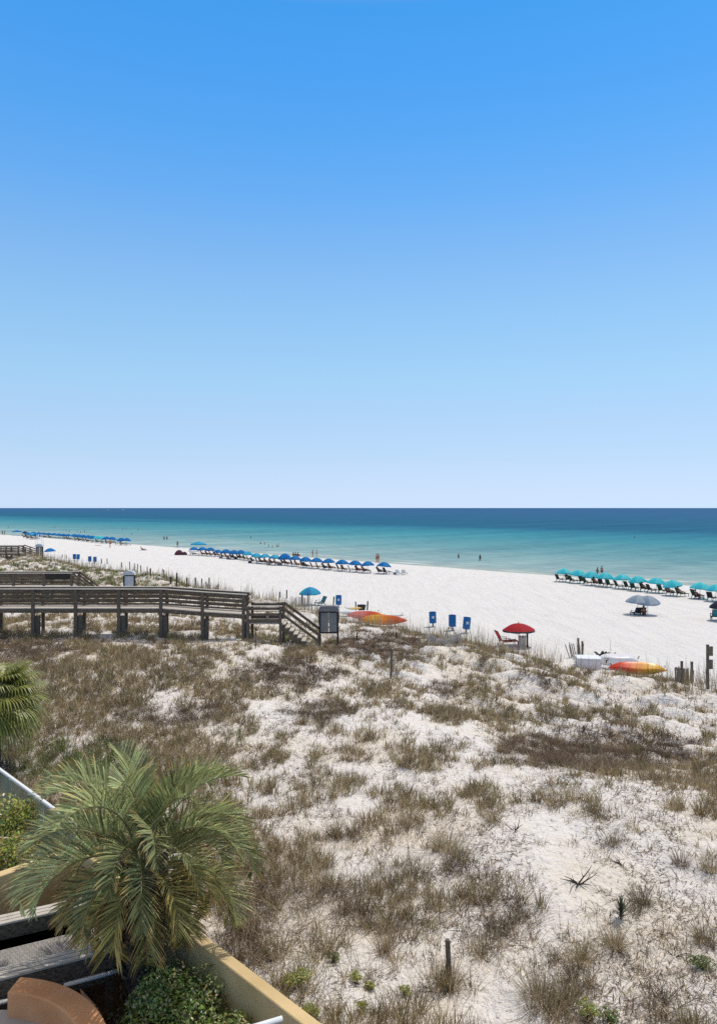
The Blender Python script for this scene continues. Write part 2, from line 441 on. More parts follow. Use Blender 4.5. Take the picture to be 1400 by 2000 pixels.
class Blades:
    def __init__(s): s.b = []; s.az = []; s.le = []; s.h = []; s.w = []; s.c = []; s.t = []
    def tuft(s, x, y, z, n, r, h, lean, w, pal, tight=.5):
        a = nrng.uniform(0, 2 * math.pi, n); q = r * np.sqrt(nrng.uniform(0, 1, n))
        bx = np.stack([x + q * np.cos(a), y + q * np.sin(a), np.full(n, z - .02)], 1)
        s.b.append(bx)
        s.az.append(np.where(nrng.uniform(0, 1, n) < tight, a, nrng.uniform(0, 2 * math.pi, n)))
        s.le.append(np.abs(nrng.normal(lean, lean * .5, n)))
        s.h.append(h * nrng.uniform(.45, 1.1, n)); s.w.append(np.full(n, w) * nrng.uniform(.7, 1.3, n))
        s.c.append(nrng.uniform(0, .8, n))
        p = np.array(PAL[pal]); s.t.append(p[nrng.integers(0, len(p), n)] * nrng.uniform(.75, 1.25, (n, 1)) * float(nrng.uniform(.55, 1.25)))
    def mesh(s, name, m):
        return blade_mesh(name, np.concatenate(s.b), np.concatenate(s.az), np.concatenate(s.le), np.concatenate(s.h),
                          np.concatenate(s.w), np.concatenate(s.c), np.concatenate(s.t), m)

# how thickly the dune is overgrown, read off at marks a few metres apart
DX = [0, 200, 400, 600, 800, 1000, 1200, 1400]
DENS = {1090: [.75, .8, .8, .6, .6, .6, .6, .6],
        1150: [.7, .75, .7, .5, .5, .6, .6, .6],
        1200: [.62, .6, .55, .5, .55, .55, .55, .5],
        1250: [.75, .68, .6, .5, .75, .5, .45, .5],
        1300: [.88, .8, .75, .7, .55, .5, .5, .55],
        1350: [.9, .85, .82, .5, .5, .65, .5, .4],
        1400: [.92, .88, .8, .45, .38, .55, .55, .42],
        1450: [.95, .9, .75, .42, .33, .5, .75, .5],
        1500: [.95, .92, .74, .42, .4, .4, .7, .55],
        1550: [.95, .95, .78, .48, .5, .3, .38, .48],
        1600: [.9, .9, .8, .5, .55, .28, .2, .4],
        1650: [.9, .9, .8, .72, .48, .25, .12, .3],
        1700: [.9, .9, .8, .85, .42, .4, .08, .25],
        1750: [.9, .9, .6, .9, .62, .5, .1, .22],
        1800: [.9, .9, .4, .85, .75, .62, .22, .28],
        1850: [.8, .8, .4, .7, .6, .5, .28, .34],
        1900: [.6, .6, .5, .58, .5, .32, .34, .4],
        1950: [.6, .6, .5, .58, .6, .4, .45, .5],
        2010: [.5, .5, .5, .5, .5, .5, .55, .6]}
DK = sorted(DENS)
def density(px, py):
    py = min(2009, max(1090.01, py)); px = min(1399.9, max(0, px))
    for a, b in zip(DK, DK[1:]):
        if a <= py <= b: break
    t = (py - a) / (b - a); i = int(px // 200); q = px / 200 - i
    A = DENS[a]; B = DENS[b]
    return (A[i] * (1 - q) + A[i + 1] * q) * (1 - t) + (B[i] * (1 - q) + B[i + 1] * q) * t
BROWN = [(560, 1320, 95, 28, .85), (1150, 1465, 190, 42, .88), (745, 1262, 100, 32, .85), (1040, 1342, 60, 22, .7), (860, 1345, 40, 14, .7), (60, 1275, 75, 18, .9),
         (955, 1800, 75, 50, .6), (600, 1790, 130, 60, .66), (480, 1830, 60, 80, .7), (1100, 1950, 90, 40, .4), (1300, 1960, 90, 45, .45), (900, 1690, 110, 35, .42), (620, 1390, 60, 14, .7), (330, 1400, 80, 20, .8), (700, 1940, 120, 50, .45)]
def brown(px, py):
    best = 0
    for a, b, c, d, k in BROWN:
        q = ((px - a) / c) ** 2 + ((py - b) / d) ** 2
        if q < 1.5: best = max(best, k * min(1, (1.5 - q) * 1.6))
    return best
GREENISH = [(250, 1120, 260, 38), (150, 1500, 120, 60), (470, 1445, 60, 14), (620, 1245, 110, 16)]
CLEARED = [(1.9, 58.0, 2.6), (.6, 59.5, 2.2), (15.2, 39.0, 1.9), (13.4, 40.2, 2.4), (11.17, 49.97, 1.5)]     # trodden sand round the kayaks and the red umbrella
def trodden(x, y): return any((x - a) ** 2 + (y - b) ** 2 < r * r for a, b, r in CLEARED)
gr = Blades(); lt = Blades(); so_ = Blades()
def scatter(Y0, Y1, step, blades, w):
    nx = 0
    yy = Y0
    while yy < Y1:
        half = yy * .5 + .8
        xx = -half * 1.3 - 4
        while xx < half * 1.2 + 3:
            x = xx + rng.uniform(-.5, .5) * step; y = yy + rng.uniform(-.5, .5) * step
            xx += step
            u = (x + y) / S2
            if x + y < 8.6 or u > 42.5 or trodden(x, y): continue
            if abs(x) > half and rng.random() < .4: continue
            g = ground(x, y)
            px, py = proj(x, y, g)
            dn = density(px, py)
            if u > 37.5: dn *= max(0, (42.5 - u) / 5) * .8
            nz = .545 + .34 * n2(x, y, 2.2, 9) + .50 * n2(x, y, .8, 12) + .28 * n2(x, y, .38, 14)
            if px > 750 and 1340 < py < 1600: dn += .08
            br = brown(px + 50 * n2(x, y, 1.2, 31), py + 24 * n2(x, y, 1.0, 33))
            if br: dn = max(dn * .9, br)
            br = br > .3 and rng.random() < br + .1
            if nz > dn: continue
            e = min(1.0, (dn - nz) * 3 + .35)
            s = rng.uniform(.6, 1.15)
            if br:
                gr.tuft(x, y, g, int(blades * 1.5 * e), step * .75, rng.uniform(.2, .36) * s, .85, w * .9, 'brown' if rng.random() < .85 else 'mix', .2)
            else:
                pal = 'olive' if rng.random() < .7 else 'mix'
                if any(((px - a) / c) ** 2 + ((py - b) / d) ** 2 < 1 for a, b, c, d in GREENISH) and rng.random() < .6: pal = 'green'
                gr.tuft(x, y, g, int(blades * e), step * .36, .48 * s * (.65 + .35 * e), .42, w, pal, .7)
            nx += 1
        yy += step * .9
    return nx
scatter(9.4, 17, .23, 40, .0105)
scatter(17, 27, .27, 36, .0145)
scatter(27, 44, .33, 30, .022)
scatter(44, 70, .5, 26, .03)
scatter(70, 108, .75, 24, .05)
# sparse dead stems on the open sand
for i in range(9500):
    y = 9.4 + 37 * rng.random() ** 1.25; x = rng.uniform(-.52, .52) * y
    if x + y < 8.8 or (x + y) / S2 > 39 or trodden(x, y): continue
    if n2(x, y, 2.2, 21) + .45 * n2(x, y, .5, 22) < -.06 + .22 * max(0, 1 - abs(y - 14.5) / 3) * (x > 3): continue
    g = ground(x, y)
    gr.tuft(x, y, g, rng.randint(3, 11), rng.uniform(.04, .12), rng.uniform(.10, .32), .7, .006 + .00042 * y, rng.choice(('brown', 'mix', 'mix', 'olive', 'olive')), .4)
# sea oats standing along the seaward crest
for i in range(3600):
    v = rng.uniform(6, 112); u = rng.gauss(37.6, 2.2)
    if rng.random() < .3: u = rng.uniform(20, 40)
    x, y = (u - v) / S2, (u + v) / S2
    if y < 14 or trodden(x, y): continue
    g = ground(x, y)
    gr.tuft(x, y, g, rng.randint(2, 4), .22, rng.uniform(.8, 1.75) if u > 33 else rng.uniform(.6, 1.0), .10, .010 + .0003 * y, rng.choice(('straw', 'mix', 'mix')), .2)
# long bent straws in the rank grass beyond the palm
for i in range(420):
    p = at_z(rng.gauss(580, 90), rng.gauss(1730, 80), 3.9)
    if p.x + p.y < 8.8: continue
    gr.tuft(p.x, p.y, ground(p.x, p.y), 2, .1, rng.uniform(.5, .95), .75, .008, 'straw', .2)
grass = link('dune_grass', gr.mesh('dune_grass', M_grass)); tag(grass, 'dry olive and brown grass covering the white dune', 'grass', kind='stuff')

# dead twigs and creeping runners lying on the sand
for i in range(30000):
    y = 9.4 + 36 * rng.random() ** 1.2; x = rng.uniform(-.52, .52) * y
    if x + y < 8.8 or (x + y) / S2 > 37: continue
    if n2(x, y, 1.7, 15) + .55 * n2(x, y, .5, 16) < -.02: continue
    g = ground(x, y)
    lt.tuft(x, y, g + .025, rng.randint(1, 3), .12, rng.uniform(.03, .09), rng.uniform(1.2, 3.2), .010 + .00045 * y, 'brown', .0)
tw = link('dry_twig_litter', lt.mesh('dry_twig_litter', M_twig)); tag(tw, 'dark twigs and runners strewn over the open sand', 'litter', kind='stuff')

# single clumps one can point to on the open sand
def clump(px, py, label, pal='olive', h=.45, r=.16, n=170, lean=.55, w=.0065, cat='grass clump', name='grass_clump'):
    p = G(px, py); b = Blades(); b.tuft(0, 0, 0, n, r, h, lean, w, pal, .8)
    if pal == 'olive': b.tuft(0, 0, 0, n // 3, r * 1.3, h * .8, lean * 1.3, w, 'brown', .8)
    o = link(name, b.mesh(name, M_grass)); o.location = p
    return tag(o, label, cat, 'grass clumps on the open sand' if pal != 'green' else 'green weeds on the sand')
for a in [
    (1252, 1770, 'dark upright grass clump alone on the bare sand, right of the driest branch'),
    (1200, 1850, 'leaning grass clump below the small spiky yucca'),
    (1135, 1880, 'wide straggly grass clump lower left of the leaning clump'),
    (1060, 1960, 'largest olive brown grass clump near the lower edge, right of the short post', ),
    (1375, 1840, 'tall thin clump at the right edge below bare sand'),
    (1385, 1700, 'bushy clump at the right edge level with the branched driftwood'),
    (962, 1605, 'round olive grass clump standing apart left of the pale sand sheet'),
    (1195, 1650, 'pale straw clump at the upper rim of the pale sand sheet'),
    (1330, 1690, 'reddish grass clump right of the small dark branch'),
    (800, 1610, 'dense grass clump right of two others on the central slope'),
    (690, 1630, 'narrow dark grass clump on the central slope'),
    (870, 1660, 'broad grass clump beside the bare dip in the central slope'),
    (880, 1925, 'loose grass clump around the foot of the short post'),
]:
    big_ = 'largest' in a[2] or 'dense' in a[2] or 'broad' in a[2]
    clump(*a, pal='straw' if 'straw' in a[2] else ('brown' if 'dark' in a[2] or 'reddish' in a[2] else 'olive'), h=.58 if big_ else .46, r=.24 if big_ else .13, n=320 if big_ else 180)

def leafy(name, center, rad, n, size, tints, seed, squash=1.0):
    """leaf cloud filling an uneven mound: many small leaves over and in its volume"""
    rg = np.random.default_rng(seed)
    mb = MB(); c = Vector(center)
    lobes = [(Vector((rg.uniform(-.6, .6) * rad[0], rg.uniform(-.6, .6) * rad[1], rg.uniform(-.1, .45) * rad[2])), rg.uniform(.4, .62)) for _ in range(9)]
    for i in range(n):
        lc, lr = lobes[rg.integers(len(lobes))]
        d = Vector(rg.normal(0, 1, 3)); d.normalize(); d.z = abs(d.z) * .9 - .1
        q = lc + Vector((d.x * rad[0], d.y * rad[1], d.z * rad[2])) * lr * (1 - .5 * rg.random() ** 2)
        nrm = (d + Vector(rg.normal(0, .5, 3)) + Vector((0, 0, .4))).normalized()
        t = nrm.orthogonal().normalized(); t.rotate(Matrix.Rotation(rg.uniform(0, 6.28), 3, nrm)); s_ = nrm.cross(t)
        L_ = size * rg.uniform(.7, 1.3); W_ = L_ * .55
        col = tuple(v * rg.uniform(.7, 1.3) for v in tints[rg.integers(len(tints))])
        p = c + q
        mb.add([p - t * L_ / 2, p + s_ * W_ / 2 - nrm * .1 * L_, p + t * L_ / 2 - nrm * .15 * L_, p - s_ * W_ / 2 - nrm * .1 * L_], [(0, 1, 2, 3)], 0, col)
    return mb
M_bark = mat('bark', (.10, .075, .055), .9, .35, 14, .6, 30)
def shrub(label, center, rad, n, size, tints, seed, cat='shrub', group=None, name='leafy_shrub'):
    c = Vector(center)
    t = thing(name, label, cat, c, 0, group)
    leafy('foliage', (0, 0, rad[2] * .45), rad, n, size, tints, seed).build('foliage', M_leaf, t)
    st = MB(); rg = random.Random(seed)
    for k in range(9):
        a = rg.uniform(0, 6.28); q = rg.uniform(.2, .6)
        st.tube([(0.05 * math.cos(a), .05 * math.sin(a), -.1), (math.cos(a) * rad[0] * q * .5, math.sin(a) * rad[1] * q * .5, rad[2] * .35), (math.cos(a) * rad[0] * q, math.sin(a) * rad[1] * q, rad[2] * .7)], [.02, .014, .006], 5)
    st.build('stem', M_bark, t)
    return t
GRN = [(.18, .24, .06), (.14, .19, .045), (.24, .28, .08), (.09, .12, .035)]
LIM = [(.44, .45, .09), (.34, .37, .08), (.50, .49, .15), (.18, .21, .05)]
def weed(px, py, label, r, seed, h=.3):
    r *= .85; h *= .8
    p = G(px, py)
    return shrub(label, p, (r, r, h), int(1500 * (r / .25) ** 1.5), .03, LIM if seed % 3 else GRN, seed, 'weed', 'green weeds on the sand', 'green_weed')
weed(1372, 1892, 'round bright green bush at the right edge of the bare sand', .24, 3, .2)
weed(1150, 1990, 'bright green bush at the bottom edge, left of its smaller neighbour', .2, 5, .22)
weed(1192, 1998, 'small green bush at the bottom edge beside the brighter bush', .15, 6, .2)
weed(582, 1930, 'green weed on the sand beside the yellow wall top', .26, 7, .28)
weed(608, 1985, 'low green weed at the bottom beside the lower end of the yellow wall', .2, 8, .2)
weed(652, 1880, 'small green weed in brown litter, uppermost of a loose row', .12, 9, .15)
weed(695, 1918, 'small green weed in the middle of a loose row of weeds', .13, 10, .15)
weed(722, 1932, 'small green weed right of the middle weed in a loose row', .12, 11, .14)
weed(790, 1942, 'small yellow green weed, rightmost of a loose row left of the post', .12, 13, .12)
weed(706, 1975, 'small dark green weed, lowest of a loose row', .12, 14, .14)
weed(403, 1782, 'yellow green weed on white sand behind the yellow wall, under the palm', .16, 15, .15)
weed(468, 1815, 'yellow green weed beneath the right hand palm fronds', .18, 17, .18)

# dead driftwood branches on the bare sand
M_dead = mat('dead_wood', (.05, .04, .034), .9, .3, 20, .4, 40)
def dead_branch(px, py, label, size, seed, n):
    rg = random.Random(seed); p = G(px, py); mb = MB()
    for k in range(n):
        a = rg.uniform(0, 6.28) if k else 2.4
        up = rg.uniform(.25, 1.3); L_ = size * rg.uniform(.5, 1.0)
        pts = [Vector((0, 0, -.03))]; d = Vector((math.cos(a), math.sin(a), up)).normalized()
        for j in range(5):
            d = (d + Vector((rg.uniform(-.3, .3), rg.uniform(-.3, .3), rg.uniform(-.25, .2)))).normalized()
            q = pts[-1] + d * L_ / 5; q.z = max(q.z, .01); pts.append(q)
        mb.tube(pts, [.022 * size * 1.6 * (1 - j / 6.5) for j in range(6)], 5)
        if rg.random() < .8:
            b = pts[2]; e = (d + Vector((rg.uniform(-1, 1), rg.uniform(-1, 1), .3))).normalized()
            mb.tube([b, b + e * L_ * .25, b + (e + Vector((0, 0, .2))) * L_ * .42], [.012 * size * 1.5, .008 * size, .003], 5)
    o = mb.build('dead_branch', M_dead, smooth=True); o.location = p
    return tag(o, label, 'driftwood', 'dead branches on the bare sand')
dead_branch(1128, 1725, 'largest dark forked dead branch, lying at the middle of the bare sand', .52, 4, 8)
dead_branch(1216, 1690, 'small dark spreading dead branch up right of the largest one', .34, 8, 6)
dead_branch(1003, 1622, 'small upright dead branch at the left rim of the bare sand', .4, 12, 5)
dead_branch(1317, 1868, 'thin crooked dead branch right of the little yucca', .34, 21, 4)

# spiky little yucca
p = G(1212, 1795); yb = MB()
for k in range(46):
    a = k * 2.4; e = R(15 + 65 * (k / 46)); L_ = .24 * rng.uniform(.8, 1.1)
    d = Vector((math.cos(a) * math.cos(e), math.sin(a) * math.cos(e), math.sin(e))); s_ = Vector((-math.sin(a), math.cos(a), 0))
    o_ = Vector((0, 0, .05 + .2 * (k / 46)))
    yb.add([o_ - s_ * .02, o_ + s_ * .02, o_ + d * L_], [(0, 1, 2)], 0, (.07 * rng.uniform(.8, 1.3), .095, .05))
yu = thing('yucca_plant', 'small dark spiky yucca alone on the bare sand', 'yucca', p)
yb.build('foliage', M_leaf, yu); st = MB(); st.tube([(0, 0, -.05), (0, 0, .26)], .025, 6); st.build('stem', M_bark, yu)

# ------------------------------------------------------------------ palms
M_frond = attr_mat('palm_frond', .38, .22, .22)
M_trunk = mat('palm_trunk', (.10, .078, .06), .95, .4, 9, .8, 22)
def pinnate(rg, az, el, L, droop, age):
    """feather frond: arching midrib with two ranks of folded, drooping leaflets"""
    mb = MB()
    N = 22; pts = []; p = Vector((.10 * math.cos(az), .10 * math.sin(az), 0)); e = el; a = az
    dirs = []
    for i in range(N + 1):
        t = i / N
        d = Vector((math.cos(a) * math.cos(e), math.sin(a) * math.cos(e), math.sin(e)))
        pts.append(p.copy()); dirs.append(d)
        p = p + d * (L / N)
        e -= droop * (.35 + 1.5 * t) / N
        a += rg.uniform(-.02, .02)
    fk = rg.uniform(.6, 1.3) * (1.12 - .3 * age)
    green = (.345 * fk, .39 * fk, .175 * fk) if age < .55 else (.44 * fk, .40 * fk, .14 * fk)
    dark = tuple(v * .55 for v in green)
    rib = (.24, .23, .11) if age < .8 else (.28, .19, .08)
    rad = [.018 * (1 - .85 * i / N) for i in range(N + 1)]
    k0 = len(mb.v); mb.tube(pts, rad, 5); mb.col += [rib] * (len(mb.v) - k0)
    M = 66
    for i in range(M):
        t = .20 + .80 * (i + rg.uniform(-.3, .3)) / M
        t = min(.995, t); j = min(N - 1, int(t * N)); q = t * N - j
        b = pts[j].lerp(pts[j + 1], q); d = dirs[j]
        side0 = d.cross(Vector((0, 0, 1)))
        if side0.length < .05: side0 = Vector((-math.sin(az), math.cos(az), 0))
        side0.normalize(); up = side0.cross(d).normalized()
        prof = (math.sin(math.pi * min(1, .18 + .86 * (t - .20) / .80))) ** .6
        for sg in (-1, 1):
            ll = L * .285 * prof * rg.uniform(.85, 1.1)
            if ll < .04: ll = .05
            f = R(40 - 16 * t + rg.uniform(-8, 8))
            dr = (side0 * sg * math.cos(R(46)) + up * math.sin(R(46 + rg.uniform(-12, 12)))) * math.sin(f + R(14)) + d * math.cos(f + R(14))
            dr.normalize()
            w = .0145 * rg.uniform(.8, 1.15); wd = d.lerp(up * -sg, .3).normalized()
            sh = rg.choice((.4, .65, .9, 1.1, 1.5))
            P0 = b; dq = rg.uniform(.3, 1.0); P1 = b + dr * ll * .5 - Vector((0, 0, .04 * ll * dq)); P2 = b + dr * ll * .82 - Vector((0, 0, .13 * ll * dq)); P3 = b + dr * ll - Vector((0, 0, .24 * ll * dq))
            tipb = rg.random() < (.3 + .65 * age)
            cA = tuple(v * sh for v in green); cT = (.50 * sh, .28 * sh, .10 * sh) if tipb else cA
            cM = tuple((x * .45 + y * .55) for x, y in zip(cA, cT))
            mb.add([P0 - wd * w * .5, P0 + wd * w * .5, P1 - wd * w, P1 + wd * w, P2 - wd * w * .7, P2 + wd * w * .7, P3],
                   [(0, 1, 3, 2), (2, 3, 5, 4), (4, 5, 6)], 0, [cA, cA, cA, cA, cM, cM, cT])
    return mb
PALM = Vector((-3.22, 10.75, 3.2))
heart = 2.5
pt = thing('pindo_palm', 'squat grey green feather palm inside the yellow garden wall', 'palm', PALM)
tm = MB(); prof = []
rg = random.Random(3)
for i in range(15):
    z = -0.15 + (heart + .05) * i / 14
    prof.append((.20 + .03 * math.sin(i * 2.1) + (.06 if i % 2 else 0) + .05 * (i / 14), z))
tm.lathe(prof, 14)
for i in range(90):      # old leaf bases
    a = i * 2.4; z = .25 + (heart - .25) * (i / 90); r = .22 + .04 * (i / 90)
    c, s_ = math.cos(a), math.sin(a)
    p0 = Vector((r * c, r * s_, z)); tm.bar(p0, p0 + Vector((c * .10, s_ * .10, .17)), .09, .035)
tm.build('trunk', M_trunk, pt)
K = 54
for i in range(K):
    t = i / (K - 1)
    az = i * 2.39996 + rg.uniform(-.18, .18)
    el = R(88 - 110 * t ** .95 + rg.uniform(-6, 6))
    L = rg.uniform(1.9, 2.25) * (.72 + .28 * math.sin(math.pi * min(1, .3 + t * .8)))
    if R(190) < az % (2 * math.pi) < R(262) and t > .5: L *= .84
    f = pinnate(rg, az, el, L, R(92 + 56 * math.cos(el)) * rg.uniform(.85, 1.2), t).build('frond', M_frond, pt)
    f.location = (0, 0, heart - .28 * t + .05)
dm = MB()               # dead hanging fronds under the crown
for i in range(16):
    a = i * .61; d = Vector((math.cos(a), math.sin(a), 0)); p0 = Vector((0, 0, heart - .25)) + d * .25
    k0 = len(dm.v); dm.tube([p0, p0 + d * .35 + Vector((0, 0, -.15)), p0 + d * .45 + Vector((0, 0, -.9))], [.015, .01, .004], 5); dm.col += [(.12, .08, .05)] * (len(dm.v) - k0)
    for k in range(26):
        q = rg.uniform(.25, 1); b = p0 + d * (.35 + .1 * q) + Vector((0, 0, -.15 - .75 * q)); s_ = Vector((-d.y, d.x, 0)) * (1 if k % 2 else -1)
        e = b + s_ * rg.uniform(.08, .25) + Vector((0, 0, -rg.uniform(.15, .3)))
        dm.add([b - d * .006, b + d * .006, e], [(0, 1, 2)], 0, (.15, .10, .065))
tag(dm.build('dead_frond', M_frond, pt), 'brown dead fronds hanging below the crown')
fs_ = MB()              # curved bright green flower stalks
for a, l in ((R(195), .9), (R(215), .75), (R(232), .85)):
    d = Vector((math.cos(a), math.sin(a), 0)); p0 = Vector((0, 0, heart - .2)) + d * .2
    fs_.tube([p0 + d * l * t + Vector((0, 0, .28 * math.sin(t * 2.6) - .9 * t * t)) for t in (0, .2, .4, .6, .8, 1)], [.016, .016, .014, .012, .01, .006], 6)
tag(fs_.build('flower_stalk', mat('stalk', (.30, .38, .06), .4, .15), pt, smooth=True), 'curved bright yellow green stalks')

def fan_leaf(rg, az, el, L, R0, age):
    mb = MB(); N = 10; p = Vector((.08 * math.cos(az), .08 * math.sin(az), 0)); e = el; pts = []
    for i in range(N + 1):
        d = Vector((math.cos(az) * math.cos(e), math.sin(az) * math.cos(e), math.sin(e))); pts.append(p.copy()); p = p + d * L / N; e -= R(38) / N
    k0 = len(mb.v); mb.tube(pts, [.014] * 8 + [.012, .01, .008], 5); mb.col += [(.16, .19, .06)] * (len(mb.v) - k0)
    side = d.cross(Vector((0, 0, 1))).normalized(); up = side.cross(d).normalized(); c = pts[-1]
    S = 40
    for i in range(S):
        th = R(-125 + 250 * i / (S - 1)); ll = R0 * (1 - .28 * abs(th) / R(125)) * rg.uniform(.9, 1.08)
        dr = d * math.cos(th) + side * math.sin(th) + up * (.12 - .1 * (1 - abs(th)))
        dr.normalize(); wv = dr.cross(up).normalized()
        sh = rg.uniform(.7, 1.3); br = rg.random() < .12 + .35 * age
        A = (.25 * sh, .265 * sh, .07 * sh); T = (.36, .26, .12) if br else A
        P1 = c + dr * ll * .5; P2 = c + dr * ll * .78 - Vector((0, 0, .10 * ll)); P3 = c + dr * ll - Vector((0, 0, .34 * ll))
        w = .026
        mb.add([c - wv * .004, c + wv * .004, P1 - wv * w, P1 + wv * w, P2 - wv * w * .7, P2 + wv * w * .7, P3], [(0, 1, 3, 2), (2, 3, 5, 4), (4, 5, 6)], 0, [A, A, A, A, A, A, T])
    return mb
fp = at_y(-12, 1366, 20.5)
fb = Vector((fp.x, fp.y, ground(fp.x, fp.y)))
ft = thing('fan_palm', 'green fan palm with round leaf heads at the left edge of the dune', 'palm', fb)
hh_ = fp.z - fb.z
tm = MB(); tm.tube([(0, 0, -.2), (.03, 0, hh_ * .5), (0, 0, hh_)], [.19, .17, .16], 12); tm.build('trunk', M_trunk, ft)
for i in range(44):
    t = i / 43; az = i * 2.4; el = R(82 - 108 * t)
    f = fan_leaf(rg, az, el, .72, .95, t).build('frond', M_frond, ft); f.location = (0, 0, hh_)

# shrubs inside the yard
SHR = [(.20, .29, .07), (.30, .38, .10), (.09, .14, .04), (.44, .47, .20)]
shrub('glossy dark green shrub filling the bed against the yellow wall', (-2.62, 10.22, 3.25), (.8, .72, 1.0), 5600, .055, SHR, 41, group='shrubs in the walled bed')
shrub('sunlit green shrub at the bottom edge of the walled bed', (-1.95, 9.45, 3.25), (.8, .7, .85), 5200, .055, SHR, 42, group='shrubs in the walled bed')
shrub('shaded green shrub at the foot of the feather palm', (-2.95, 9.55, 3.2), (.6, .6, .7), 3000, .055, SHR, 43, group='shrubs in the walled bed')
shrub('yellow green hedge shrub below the white picket fence', (-7.55, 14.75, 3.5), (.95, .85, 1.25), 5200, .07, LIM, 44, group='hedge behind the wall')
shrub('lower yellow green hedge shrub against the yellow wall at the left edge', (-6.75, 13.95, 3.4), (.8, .75, .95), 4400, .07, LIM, 45, group='hedge behind the wall')
shrub('green bush standing behind the white picket fence, above the feather palm', at_z(165, 1545, 3.9) , (.7, .6, .8), 1500, .05, GRN, 46)
shrub('dark red brown bush in the shade of the feather palm', (-3.45, 9.9, 3.2), (.5, .5, .5), 1500, .06, [(.08, .045, .03), (.06, .04, .025), (.05, .06, .025)], 47, group='shrubs in the walled bed')

# ================================================================== built things
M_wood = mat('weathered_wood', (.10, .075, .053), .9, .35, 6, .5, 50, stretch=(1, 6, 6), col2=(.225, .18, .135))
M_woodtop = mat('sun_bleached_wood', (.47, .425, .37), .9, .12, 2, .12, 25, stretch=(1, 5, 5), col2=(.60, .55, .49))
M_post = mat('grey_post_wood', (.12, .097, .077), .95, .4, 9, .6, 40, stretch=(4, 4, .6), col2=(.21, .175, .14))
M_dark = mat('dark_post', (.035, .032, .03), .8, .3, 10)
M_yellow = mat('yellow_stucco', (.62, .455, .225), .9, .05, 1.6, .6, 70, col2=(.71, .54, .29))
M_coral = mat('coral_stucco', (.66, .31, .14), .9, .08, 1.8, .6, 70, col2=(.76, .40, .20))
M_whitemetal = mat('white_metal', (.78, .80, .80), .4, .04, 5)
M_picket = mat('picket_metal', (.34, .36, .26), .5, .08, 3)
M_conc = mat('patio_paving', (.42, .39, .36), .9, .15, 2.2, .3, 60)
M_soil = mat('bed_soil', (.085, .055, .04), 1.0, .4, 7, .8, 25)
M_rope = mat('woven_mat', (.46, .435, .40), .9, .2, 20, .3, 60)

# ---- walled yard
sb = MB(); sb.prism([(-30, -12), (3.6, 4.5), (-5.28, 13.40), (-9, 16.9), (-30, 37.5)], 2.6, 3.24)
so2 = sb.build('yard_soil', M_soil); so2['kind'] = 'structure'
OUT, INN = 8.45, 8.19
def on(usum, diff): return ((usum - diff) / 2, (usum + diff) / 2)
ZT = 4.6
w = MB()
w.prism([on(OUT, 3.0), on(OUT, 18.95), on(INN, 18.69), on(INN, 3.0)], 3.0, ZT)
w.prism([on(INN, 18.69), on(OUT, 18.95), on(-14, 18.95), on(-14, 18.69)], 3.0, ZT - .003)
o = w.build('garden_wall', M_yellow, bevel=.012)
tag(o, 'long yellow stucco garden wall with a pale sunlit top, cornering behind the feather palm', 'wall')

# ---- picket fence along the dune side of the hedge
fz = 4.87
A = Vector((*on(8.40, 19.3), 0)); B = Vector((*on(8.40, 46.0), 0)); tdir = (B - A).normalized(); Ln = (B - A).length
fe = thing('picket_fence', 'white topped fence of narrow pale green pickets above the hedge at the left edge', 'fence', (A.x, A.y, 3.6))
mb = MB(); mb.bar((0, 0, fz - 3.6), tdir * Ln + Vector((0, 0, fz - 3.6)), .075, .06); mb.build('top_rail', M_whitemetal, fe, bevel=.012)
mb = MB(); mb.bar((0, 0, .10), tdir * Ln + Vector((0, 0, .10)), .04, .05); mb.build('bottom_rail', M_picket, fe)
mb = MB(); n = int(Ln / .115)
for i in range(n): mb.box(tdir * (i * .115 + .03) + Vector((0, 0, .63)), (.045, .016, 1.14), Matrix.Rotation(R(135), 3, 'Z'))
mb.build('picket_panel', M_picket, fe)
i = 0.0
while i < Ln:
    mb = MB(); mb.box(tdir * i + Vector((0, 0, .58)), (.07, .07, 1.2), Matrix.Rotation(R(135), 3, 'Z')); mb.build('post', M_picket, fe); i += 1.2

# ---- low walkway between two heavy rails
Tw = Vector((.899, .4376, 0)); Nw = Vector((-.4376, .899, 0)); P0 = Vector((-5.01, 10.24, 0))
wk = thing('wooden_walkway', 'grey wooden walkway with wide bleached rails crossing the yard beside the palm', 'walkway', (P0.x, P0.y, 3.24))
def W(s, n, z): return Tw * s + Nw * n + Vector((0, 0, z - 3.24))
def slab(mb, s0, s1, n0, n1, z0, z1, skew=0.0):
    ps = [W(s0, n0, z0), W(s1, n0, z0), W(s1 + skew * (n1 - n0), n1, z0), W(s0, n1, z0)]
    ps += [p + Vector((0, 0, z1 - z0)) for p in ps]
    mb.add(ps, [(3, 2, 1, 0), (4, 5, 6, 7), (0, 1, 5, 4), (1, 2, 6, 5), (2, 3, 7, 6), (3, 0, 4, 7)])
for nm, n0 in (('near', 0.0), ('far', 1.5)):
    mb = MB(); slab(mb, -4, 1.52 if n0 == 0 else 1.62, n0, n0 + .085, 4.262, 4.30); slab(mb, -4, 1.52 if n0 == 0 else 1.62, n0 + .205, n0 + .29, 4.262, 4.298); slab(mb, -4, 1.52 if n0 == 0 else 1.62, n0 + .102, n0 + .188, 4.262, 4.299)
    mb.build('cap_rail', M_woodtop, wk, bevel=.006)
    mb = MB(); slab(mb, -4, 1.48 if n0 == 0 else 1.6, n0 + .02, n0 + .06, 4.02, 4.26); mb.build('rail_board', M_wood, wk)
    for s in (-2.6, -1.25, .1, 1.40):
        mb = MB(); slab(mb, s - .06, s + .06, n0 + .07, n0 + .2, 3.2, 4.26); mb.build('post', M_wood, wk)
mb = MB(); s = -4.0
